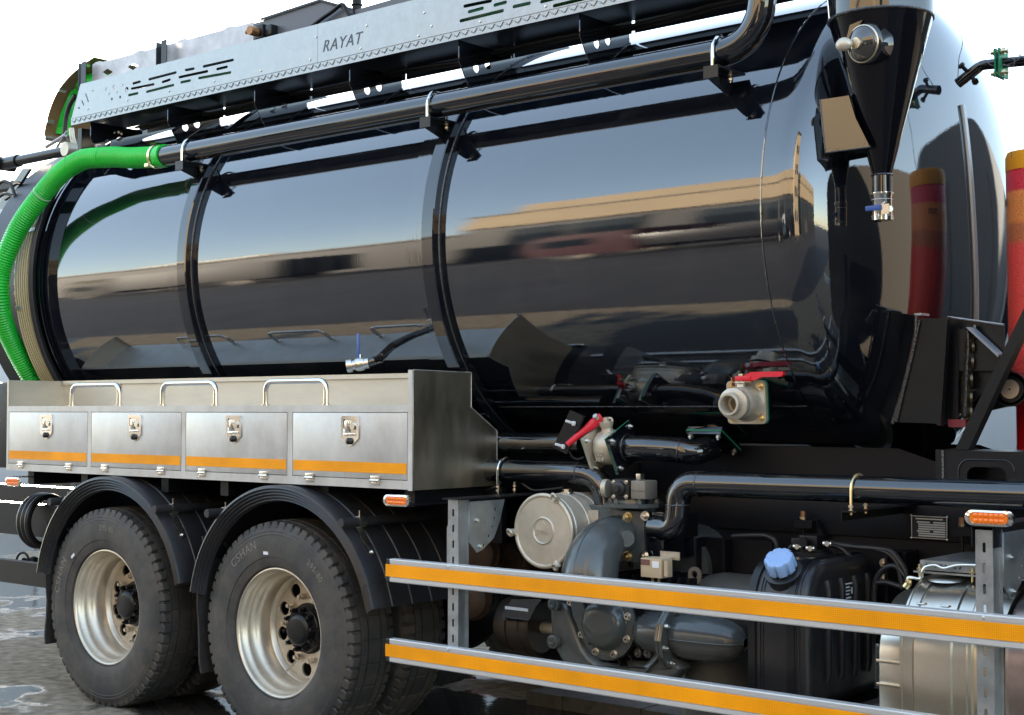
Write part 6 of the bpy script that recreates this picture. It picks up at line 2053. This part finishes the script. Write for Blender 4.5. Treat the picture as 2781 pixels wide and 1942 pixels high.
def exhaust_box():
    e = hub_empty('exhaust_silencer', TRK, (-2.1, 4.9, 0.3), 'stainless exhaust aftertreatment box with stepped bands')
    st = mat('heat_tinted_steel', (0.66, 0.61, 0.52), 0.30, 1.0, bump=0.25, bscale=5, bdist=0.003, var=0.12, vscale=3)
    Y0 = 4.70
    X = lambda px, py=1300: zt(9, px, py, Y=Y0).x
    z1 = zt(9, 1700, 680, Y=4.92).z
    big = rsec(Y0, 5.25, 0.20, z1, 0.24, 0.05, 12)
    small = rsec(Y0 + 0.02, 5.22, 0.22, z1 - 0.055, 0.22, 0.05, 12)
    loft(small, [(X(1290), 0.02), (X(1300), 0.004), (X(1310), 0.0), (X(1450), 0.0), (X(1457), 0.004)]).done('inlet_chamber', st, e, angle=40)
    for z in (0.68, 0.60, 0.50):
        MB().box(X(1295), X(1455), Y0 + 0.008, Y0 + 0.022, z - 0.006, z + 0.006, bev=0.004).done('pressed_rib', st, e)
    loft(big, [(X(1458), 0.006), (X(1461), -0.002), (X(1475), -0.002), (X(1478), 0.002), (X(1540), 0.002), (X(1545), 0.008), (X(1560), 0.006), (X(1780), 0.004), (X(1785), -0.001), (X(1800), -0.001), (X(1812), 0.004),
               (X(1900), 0.006), (X(1915), 0.0), (X(1925), -0.008), (X(1945), -0.008), (X(1955), 0.004), (X(2000), 0.012), (X(2120), 0.02)]).done('main_chamber', st, e, angle=25)
    loft(big, [(X(2125), 0.07), (X(2140), 0.03), (X(2180), 0.02), (X(2600), 0.02), (X(2640), 0.04)]).done('outlet_chamber', mat('tinted_bronze', (0.36, 0.29, 0.27), 0.3, 1.0, bump=0.4, bscale=12, var=0.2), e, angle=40)
    # oval lid and small pressed handles
    q = zt(9, 1790, 700, Y=4.93)
    MB().lathe([(0, 0.075), (0.006, 0.070), (0.010, 0.060), (0.008, 0.045), (0.012, 0.03), (0.012, 0.001)], (q.x, 4.93, z1 - 0.002), (0, -0.12, 1), seg=40).done('lid_boss', st, e)
    for px, py in ((1610, 858), (1770, 874)):
        q = zt(9, px, py, Y=4.74)
        MB().tube(round_path([(q.x - 0.016, 4.742, q.z), (q.x - 0.012, 4.732, q.z), (q.x + 0.012, 4.732, q.z), (q.x + 0.016, 4.742, q.z)], 0.003), 0.004, seg=6).done('pressed_loop', st, e)
    MB().cyl((X(1610), Y0 - 0.004, 0.44), (X(1610), Y0 + 0.01, 0.44), 0.03, seg=30).cyl((X(1725), Y0 - 0.004, 0.435), (X(1725), Y0 + 0.01, 0.435), 0.03, seg=30).done('sensor_boss', CAST, e)
    # perforated heat shield over it
    h = hub_empty('heat_shield', TRK, (-2.1, 5.0, 1.0), 'galvanised heat shield with slotted upturned edges')
    xa, xb = zt(9, 1600, 600, Y=4.9).x, X(2900)
    za = zt(9, 1600, 580, Y=4.9).z
    zb = zt(9, 1600, 628, Y=4.9).z
    MB().box(xa, xb, 4.90, 5.30, za + 0.006, za + 0.009).done('shield_top', GALV, h)
    hs = [slot(xa + 0.02 + k * 0.018, zb + 0.012, xa + 0.024 + k * 0.018, za - 0.004, 0.0028, 3) for k in range(8)] + [slot(xa + 0.55 + k * 0.018, zb + 0.012, xa + 0.554 + k * 0.018, za - 0.004, 0.0028, 3) for k in range(12)]
    sheet('shield_edge', [(xa, zb), (xb, zb), (xb, za + 0.006), (xa, za + 0.006)], hs, 0.002, GALV, h, 'Y', 4.899)
    MB().box(xa - 0.02, xb, 4.885, 4.897, zb - 0.010, zb - 0.004).done('shield_rail', GALV, h)
    for px in (1585, 1940, 2250):
        q = zt(9, px, 640, Y=4.88)
        MB().cyl((q.x, 4.89, zb - 0.03), (q.x, 4.89, zb + 0.02), 0.004, seg=8).hexnut((q.x, 4.89, zb + 0.0), (0, 0, 1), 0.009, 0.007).done('stud', BRASS, h)
    MB().tube(smooth_path([zt(9, x, y, Y=4.87) for x, y in ((1510, 740), (1512, 700), (1530, 680), (1600, 690), (1615, 640), (1640, 610), (1700, 600), (1760, 620), (1850, 600), (1985, 600))], 6), 0.006, seg=8).done('sensor_tube', ZINC, h)
    MB().tube(smooth_path([zt(9, x, y, Y=4.86) for x, y in ((1500, 745), (1520, 720), (1518, 700))], 4), 0.013, seg=10).done('sensor_body', BRASS, h)


exhaust_box()


# ------------------------------------------------------------------ cyclone separator
def cyclone():
    c = hub_empty('cyclone_separator', TRK, (-2.39, 4.88, 2.9), 'conical black moisture separator with round glass port and drain tap')
    X, Y, r = -2.388, 4.90, 0.186
    zr, zb = 2.975, 2.405
    MB().lathe([(zb, 0.034), (zr, r)], (X, Y, 0), (0, 0, 1), seg=96).done('cone', mat('cone_black', (0.003, 0.003, 0.005), 0.05, ior=1.42, bump=0.2, bscale=14, bdist=0.002, stretch=(4, 4, 0.4)), c, angle=50)
    MB().lathe([(zr + 0.002, r + 0.003), (3.9, r + 0.003)], (X, Y, 0), (0, 0, 1), seg=96).done('drum', GLOSS, c, angle=50)
    MB().torus((X, Y, zr), (0, 0, 1), r + 0.001, 0.006, seg=90, sub=8).done('weld_bead', WELD, c)
    MB().torus((X, Y, zb), (0, 0, 1), 0.036, 0.004, seg=40, sub=6).done('weld_bead', WELD, c)
    MB().cyl((X, Y, zb), (X, Y, 2.335), 0.036, seg=36).done('drain_pipe', GLOSS, c)
    MB().lathe([(2.238, 0.001), (2.238, 0.036), (2.24, 0.0385), (2.328, 0.0385), (2.331, 0.041), (2.340, 0.041), (2.342, 0.037)], (X, Y, 0), (0, 0, 1), seg=40).done('drain_tap', CHROME, c, angle=40)
    for z in (2.315, 2.255):
        MB().torus((X, Y, z), (0, 0, 1), 0.0385, 0.0008, seg=36, sub=6).done('tap_ring', LABW, c)
    t = Vector((X - 0.02, Y - 0.05, 2.283))
    MB().box(X - 0.040, X + 0.022, Y - 0.055, Y - 0.050, 2.272, 2.290, bev=0.0015).done('tap_lever', BLUEH, c)
    MB().cyl((X + 0.030, Y - 0.02, 2.275), (X + 0.048, Y - 0.035, 2.275), 0.011, seg=14).box(X + 0.020, X + 0.05, Y - 0.05, Y - 0.045, 2.255, 2.292).done('tap_stem', ZINC, c)
    # glass port
    n = Vector((-0.20, -1, -0.10)).normalized()
    b = zt(3, 1225, 290, Y=4.72)
    b = Vector((b.x, 4.735, b.z))
    MB().lathe([(-0.06, 0.072), (0.0, 0.072), (0.004, 0.074), (0.012, 0.070), (0.016, 0.062), (0.018, 0.060)], b, n, seg=48).done('port_body', GLOSS, c, angle=40)
    MB().lathe([(0.0185, 0.064), (0.026, 0.063), (0.032, 0.058), (0.034, 0.054), (0.042, 0.040), (0.048, 0.020), (0.05, 0.001)], b, n, seg=48).done('domed_cap', mat('smoked_glass', (0.03, 0.028, 0.025), 0.04, ior=1.9), c, angle=60)
    MB().torus(b + n * 0.02, n, 0.064, 0.004, seg=44, sub=8).done('clamp_ring', INOXD, c)
    k = b + n * 0.075 + Vector((-0.035, 0, 0.0))
    MB().cyl(b + n * 0.03, k, 0.009, seg=10).sphere(k, 0.026, 16, 10, (1.2, 0.9, 0.95)).done('clamp_knob', CAST, c)
    MB().cyl(b + n * 0.048, b + n * 0.062, 0.020, seg=20).done('cap_nut', INOXD, c)
    MB().prism([b + n * 0.015 + Vector(p) for p in ((-0.07, 0, 0.01), (-0.05, 0, 0.075), (0.0, 0, 0.085), (-0.02, 0, 0.06), (-0.045, 0, 0.0))], (0, -0.006, 0)).done('hinge_arm', GLOSS, c)
    # box bracket from the dished head to the cone
    h = hub_empty('cone_bracket', TRK, (-2.5, 4.8, 2.5))
    Yb = 4.80
    P = [zt(3, x, y, Y=Yb) for x, y in ((928, 668), (1120, 640), (1165, 790), (1262, 985), (965, 1025), (945, 850))]
    MB().prism(P, (0, 0.005, 0)).done('face_plate', GLOSS, h)
    q = [P[4], P[3]]
    MB().hexa([P[4] + Vector((0, 0.0055, 0)), P[3] + Vector((0, 0.0055, 0)), P[3] + Vector((0, 0.16, 0.0)), P[4] + Vector((-0.02, 0.12, -0.02)),
               P[4] + Vector((0, 0.0055, 0.006)), P[3] + Vector((0, 0.0055, 0.006)), P[3] + Vector((0, 0.16, 0.006)), P[4] + Vector((-0.02, 0.12, -0.014))]).done('bottom_plate', GLOSS, h)
    MB().prism([P[0] + Vector((0, 0.0055, 0)), P[5] + Vector((0, 0.0055, 0)), P[4] + Vector((0, 0.0055, 0)), P[4] + Vector((0, 0.14, -0.01)), P[0] + Vector((0, 0.14, 0.01))], (0.006, 0, 0)).done('side_plate', GLOSS, h)
    MB().tube([P[0], P[5], P[4], P[3]], 0.003, seg=6).done('weld_bead', WELD, h)


cyclone()


# ------------------------------------------------------------------ lifting ram, hinge bracket, strut, cab
def front_gear():
    r = hub_empty('lifting_ram', TRK, (-2.1, 5.75, 1.3), 'red hydraulic lifting ram in a banded net sleeve with orange cap')
    X, Y = -2.133, 5.75
    zc = at(2760, 440, Y=5.65).z
    MB().lathe([(1.30, 0.105), (1.70, 0.105)], (X + 0.012, Y, 0), (0, 0, 1), seg=64, caps=True).done('ram_tube', REDP, r, angle=60)
    MB().lathe([(1.69, 0.120), (2.50, 0.122), (2.505, 0.118)], (X, Y, 0), (0, 0, 1), seg=64).done('net_sleeve', NET, r, angle=60)
    MB().lathe([(2.500, 0.1235), (2.555, 0.1235), (2.575, 0.116), (2.58, 0.05), (2.58, 0.001)], (X, Y, 0), (0, 0, 1), seg=64).done('orange_cap', ORCAP, r, angle=50)
    # print on the sleeve
    t = text('sleeve_print', '30R', 0.038, LABK, r, (X - 0.115, Y - 0.055, 2.36), rot=Matrix.Rotation(R(-58), 3, 'Z') @ AX['Y'], th=0.0003)
    # trunnion and pin
    Yp = 5.42
    pc = at(2743, 1057, Y=Yp)
    g = hub_empty('ram_trunnion', TRK, pc)
    MB().lathe([(0, 0.062), (0.0, 0.066), (0.10, 0.066), (0.12, 0.05)], pc + Vector((0, 0.0, 0)), (0, 1, 0), seg=40).cyl(pc + Vector((0, 0.005, 0)), pc + Vector((0, 0.3, 0)), 0.05, seg=30).done('trunnion_boss', SATIN, g)
    MB().cyl(pc + Vector((0, 0.02, 0)), pc + Vector((0, -0.004, 0)), 0.036, seg=36).done('pivot_pin', mat('pin_steel', (0.55, 0.44, 0.33), 0.4, 0.8, bump=0.2), g)
    MB().sphere(pc + Vector((0, -0.0045, 0)), 0.004, 8, 6).done('pin_centre', LABK, g)
    # support plate of the trunnion
    sp = [(2100, 870), (2200, 870), (2294, 960), (2294, 1100), (2190, 1120), (2080, 1145), (1900, 1180), (1850, 1000), (1860, 890)]
    MB().prism([zt(6, x, y, Y=5.50) for x, y in sp], (0, 0.03, 0)).done('trunnion_plate', SATIN, g)
    for y1, y2 in ((880, 905), (1000, 1025)):
        a, b = zt(6, 1855, y1, Y=5.40), zt(6, 2080, y1 + 25, Y=5.40)
        MB().hexa([a, b, b + Vector((0, 0.12, 0)), a + Vector((0, 0.12, 0)), a + Vector((0, 0, 0.010)), b + Vector((0, 0, 0.010)), b + Vector((0, 0.12, 0.01)), a + Vector((0, 0.12, 0.01))]).done('stiffener', SATIN, g)

    # hinge bracket box welded to the head
    k = hub_empty('head_bracket', TRK, (-2.4, 5.3, 1.5))
    Ya = 5.22
    f = lambda x, y, Yy=Ya: zt(6, x, y, Y=Yy)
    # plate going back into the head, seen dark
    MB().prism([f(1450, 490, 5.32), f(1570, 510), f(1410, 1240), f(1260, 1100, 5.32)], (0.004, 0.004, 0)).done('side_wall', SATIN, k)
    MB().prism([f(1590, 530), f(1745, 530), f(1715, 1235), f(1430, 1225), f(1500, 900)], (0, 0.008, 0)).done('face_plate', SATIN, k)
    MB().prism([f(1745, 515, Ya - 0.006), f(1782, 518, Ya - 0.006), f(1735, 1250, Ya - 0.006), f(1708, 1245, Ya - 0.006)], (0, 0.03, 0)).done('edge_bar', SATIN, k)
    MB().tube([f(1572, 505, Ya - 0.004), f(1568, 640, Ya - 0.004), f(1520, 850, Ya - 0.004), f(1470, 1050, Ya - 0.004), f(1415, 1235, Ya - 0.004)], 0.008, seg=8,
              rf=lambda i: 0.008).done('weld_bead', WELD, k)
    MB().tube([f(1595, 540, Ya - 0.004), f(1540, 800, Ya - 0.004), f(1485, 1020, Ya - 0.004), f(1440, 1220, Ya - 0.004)], 0.007, seg=8).done('weld_bead', WELD, k)
    MB().box(f(1565, 500).x, f(1615, 500).x, Ya - 0.01, Ya + 0.06, f(1570, 512).z, f(1570, 496).z).done('cap_piece', GALVG, k)
    # back plates
    MB().prism([f(1785, 520, 5.30), f(2160, 572, 5.30), f(2160, 900, 5.30), f(1780, 1240, 5.30), f(1745, 1240, 5.30)], (0, 0.01, 0)).done('back_plate', SATIN, k)
    MB().tube([f(1785, 520, 5.297), f(2160, 572, 5.297)], 0.0045, seg=6).done('plate_rim', GALVG, k)
    MB().prism([f(1820, 585, 5.28), f(1860, 585, 5.28), f(1850, 1200, 5.28), f(1815, 1200, 5.28)], (0, 0.012, 0)).done('bolting_strip', SATIN, k)
    for i, (x, y) in enumerate(((1897, 628), (1886, 725), (1882, 826), (1875, 944), (1873, 1068), (1872, 1165))):
        q = f(x, y, 5.25)
        MB().hexnut(q + Vector((0.02, 0.03, 0)), (-0.75, -0.8, 0.1), 0.024, 0.024).cyl(q + Vector((0.028, 0.034, 0)), q + Vector((0.02, 0.03, 0)), 0.032, seg=16).done('flange_bolt', mat('oiled_bolt', (0.12, 0.10, 0.06), 0.25, 0.7), k)
    MB().tube([f(1915, 600, 5.24), f(1920, 700, 5.24), f(1912, 850, 5.24), f(1905, 1000, 5.24), f(1900, 1180, 5.24)], 0.006, seg=6).done('weld_bead', WELD, k)
    MB().prism([f(1905, 590, 5.22), f(1925, 588, 5.22), f(2125, 772, 5.22), f(2118, 788, 5.22)], (0, 0.06, 0)).done('gusset_edge', mat('edge_blue_grey', (0.30, 0.34, 0.40), 0.3, 0.4), k)
    MB().prism([f(1860, 600, 5.27), f(1910, 600, 5.27), f(2120, 790, 5.27), f(2120, 880, 5.27), f(1860, 880, 5.27)], (0, 0.01, 0)).done('gusset', SATIN, k)
    MB().box(f(1785, 1205, 5.26).x, f(1900, 1205, 5.26).x, 5.26, 5.30, f(1785, 1258, 5.26).z, f(1785, 1206, 5.26).z).done('red_strip', mat('oxide_red', (0.20, 0.02, 0.03), 0.5), k)

    # slanting strut in front and the frame box it stands on
    s = hub_empty('support_frame', TRK, (-2.0, 4.9, 1.3))
    Ys = 4.98
    A = [zt(6, 2310, 440, Y=Ys), zt(6, 2300, 610, Y=Ys), zt(6, 1920, 1412, Y=Ys), zt(6, 1832, 1405, Y=Ys)]
    MB().prism([A[0] + Vector((0.08, 0, 0.16)), A[1] + Vector((0.08, 0, 0.17)), A[2], A[3]], (0.0, 0.05, 0)).done('slanting_strut', SATIN, s)
    Yq = 4.93
    x0 = zt(6, 1760, 1450, Y=Yq).x
    z1 = zt(6, 1760, 1415, Y=Yq).z
    hole = rrect(x0 + 0.085, x0 + 0.245, z1 - 0.16, z1 - 0.055, 0.03, 5)
    pl = sheet('frame_plate', [(x0, z1 - 0.17), (x0 + 0.9, z1 - 0.17), (x0 + 0.9, z1), (x0, z1)], [rrect(x0 + 0.085, x0 + 0.225, z1 - 0.165, z1 - 0.055, 0.028, 5)], 0.010, SATIN, s, 'Y', Yq)
    MB().tube([Vector((p[0], Yq - 0.006, p[1])) for p in rrect(x0 + 0.055, x0 + 0.255, z1 - 0.19, z1 - 0.030, 0.04, 6)][:21], 0.0035, seg=6).done('pressed_rim', SATIN, s)
    MB().box(x0 - 0.03, x0 - 0.002, Yq - 0.006, Yq + 0.30, z1 - 0.17, z1 + 0.003).box(x0, x0 + 0.9, Yq + 0.006, Yq + 0.35, z1 - 0.010, z1 - 0.0025).box(x0, x0 + 0.9, Yq + 0.1, Yq + 0.12, z1 - 0.17, z1 - 0.02).done('frame_box', SATIN, s)
    MB().tube([(x0 - 0.001, Yq - 0.008, z1 - 0.16 + 0.02 * i) for i in range(9)], 0.005, seg=6).done('weld_bead', WELD, s)

    # arm pipe above the head with green gasketed joint and tangled wire
    a = hub_empty('fill_pipe', TRK, (-2.2, 5.6, 3.1), 'thin black pipe with green gasket joint and loose wire at the upper right')
    Yg = 5.62
    g3 = lambda x, y: zt(3, x, y, Y=Yg)
    pts = [g3(1850, 560), g3(2015, 432), g3(2150, 410), g3(2420, 395)]
    pts = [g3(1850, 560)] + round_path([g3(1850, 560), g3(2010, 437), g3(2420, 395)], 0.04, 5)[1:]
    MB().tube(pts, 0.021, seg=20).done('pipe_arm', PIPEP, a)
    q = g3(2143, 430)
    m = MB()
    for dx in (-0.010, 0.006):
        m.box(q.x + dx - 0.002, q.x + dx + 0.004, Yg - 0.045, Yg + 0.045, q.z - 0.055, q.z + 0.055)
    m.done('joint_flange', GASK, a)
    for dz in (-0.042, 0.042):
        MB().cyl((q.x - 0.03, Yg - 0.03, q.z + dz), (q.x + 0.04, Yg - 0.03, q.z + dz), 0.007, seg=8).hexnut((q.x - 0.02, Yg - 0.03, q.z + dz), (1, 0, 0), 0.013, 0.01).hexnut((q.x + 0.014, Yg - 0.03, q.z + dz), (1, 0, 0), 0.013, 0.012).done('bolt', BRASS, a)
    q = g3(1935, 500)
    for sx, sz in ((-0.02, 0.03), (0.03, -0.035)):
        MB().cyl((q.x, Yg, q.z), (q.x + sx, Yg - 0.03, q.z + sz), 0.008, seg=8).hexnut((q.x + sx, Yg - 0.03, q.z + sz), (sx, -0.03, sz), 0.014, 0.012).done('bolt', CHAS, a)
    wires = [((1840, 140), (1900, 210), (2000, 280), (2100, 330), (2200, 360), (2294, 380)),
             ((2060, 380), (2090, 345), (2170, 330), (2260, 350), (2280, 400), (2200, 440), (2110, 450), (2060, 420), (2050, 385), (2120, 345)),
             ((1885, 200), (1895, 300), (1880, 400), (1865, 520)), ((2225, 470), (2235, 700), (2228, 900), (2226, 1060)), ((2150, 400), (2200, 395), (2250, 410), (2230, 450), (2170, 440))]
    for w in wires:
        MB().tube(smooth_path([g3(x, y) + Vector((0, -0.02 if i % 2 else -0.03, 0)) for i, (x, y) in enumerate(w)], 8), 0.0016, seg=6).done('loose_wire', mat('grey_wire', (0.16, 0.15, 0.16), 0.5), a)

    # rear wall of the driver's cab, just out of the picture but mirrored in the dished head
    cb = hub_empty('cab', TRK, (0.2, 5.75, 1.0))
    cw = mat('cab_grey_paint', (0.06, 0.054, 0.046), 0.7, spec=0.15)
    loftp = rrect(4.55, 6.95, 1.0, 2.85, 0.25, 8)
    m = MB(); m.rings([[Vector((x, 5.75 + (y - 5.75) * k, 2.2 + (z - 2.2) * k)) for y, z in loftp] for x, k in ((-1.27, 0.95), (-1.21, 0.985), (-1.10, 1.0), (1.3, 1.0), (1.5, 0.97))])
    m.done('cab_shell', cw, cb, angle=40)
    MB().prism([(-1.285, y, z) for y, z in rrect(5.15, 5.75, 1.35, 2.0, 0.12, 5)], (0.02, 0, 0)).done('rear_window', LABK, cb)
    for y in (4.75, 6.75):
        MB().lathe([(-0.15, 0.3), (-0.15, 0.5), (0.15, 0.5), (0.15, 0.3)], (1.0, y, 0.5), (0, 1, 0), seg=40).done('front_tyre', RUBB, cb)


front_gear()

# ------------------------------------------------------------------ row of kerb blocks lying below the pump
kb = root('kerb_row', 'row of dark concrete kerb blocks lying on the wet ground under the pump', 'kerb', (-4.0, 6.1, 0))
xk = -4.95
for i in range(6):
    L = (0.24, 0.50, 0.32, 0.50, 0.5, 0.5)[i]
    yv = 5.955 + (0.004 if i % 2 else 0)
    MB().box(xk, xk + L - 0.006, yv, yv + 0.26, 0.0, 0.072 + 0.002 * (i % 2), bev=0.004).done('kerb_block', CONCB, kb)
    xk += L

# unseen low workshop, added beyond the lorry to throw the yard into shade
wk = root('shading_workshop', 'long low pale workshop added unseen behind the lorry to shade the wet yard', 'building', (-45, 26, 0))
wmat = mat('white_panel', (0.45, 0.46, 0.46), 0.4)
vg = mat('van_grey', (0.12, 0.125, 0.13), 0.6, spec=0.25)
vn = root('grey_panel_van', 'grey round shouldered panel van parked ahead, mirrored in the dished tank head', 'van', (-0.4, 11, 0))
MB().rings([[Vector((x, y, z)) for x, z in rrect(-1.75, 0.75, 1.5, 3.75, 0.45, 8)] for y in (9.0, 14.5)]).done('cargo_body', vg, vn, angle=40)
MB().box(-1.6, 0.6, 9.05, 14.0, 0.5, 1.49).done('underbody', CHAS, vn)
for x in (-1.5, 0.5):
    for y in (10.2, 13.4):
        MB().lathe([(-0.12, 0.25), (-0.12, 0.45), (0.12, 0.45), (0.12, 0.25)], (x, y, 0.45), (1, 0, 0), seg=28).done('wheel', RUBB, vn)
MB().box(-1.55, -0.52, 8.97, 8.995, 1.65, 3.2).done('rear_door', vg, vn)
MB().box(-0.48, 0.55, 8.97, 8.995, 1.65, 3.2).done('rear_door', vg, vn)
MB().box(-85, -17.5, 24, 36, 0, 8.3).done('wall', wmat, wk)
MB().box(-85.3, -17.3, 23.7, 36.3, 8.3, 8.5).done('roof', CHAS, wk)
for i in range(9):
    f = MB().box(-80 + i * 7, -76.5 + i * 7, 23.9, 24.05, 0.02, 3.6).done('roller_door', CHAS if i % 2 else REDP, wk)
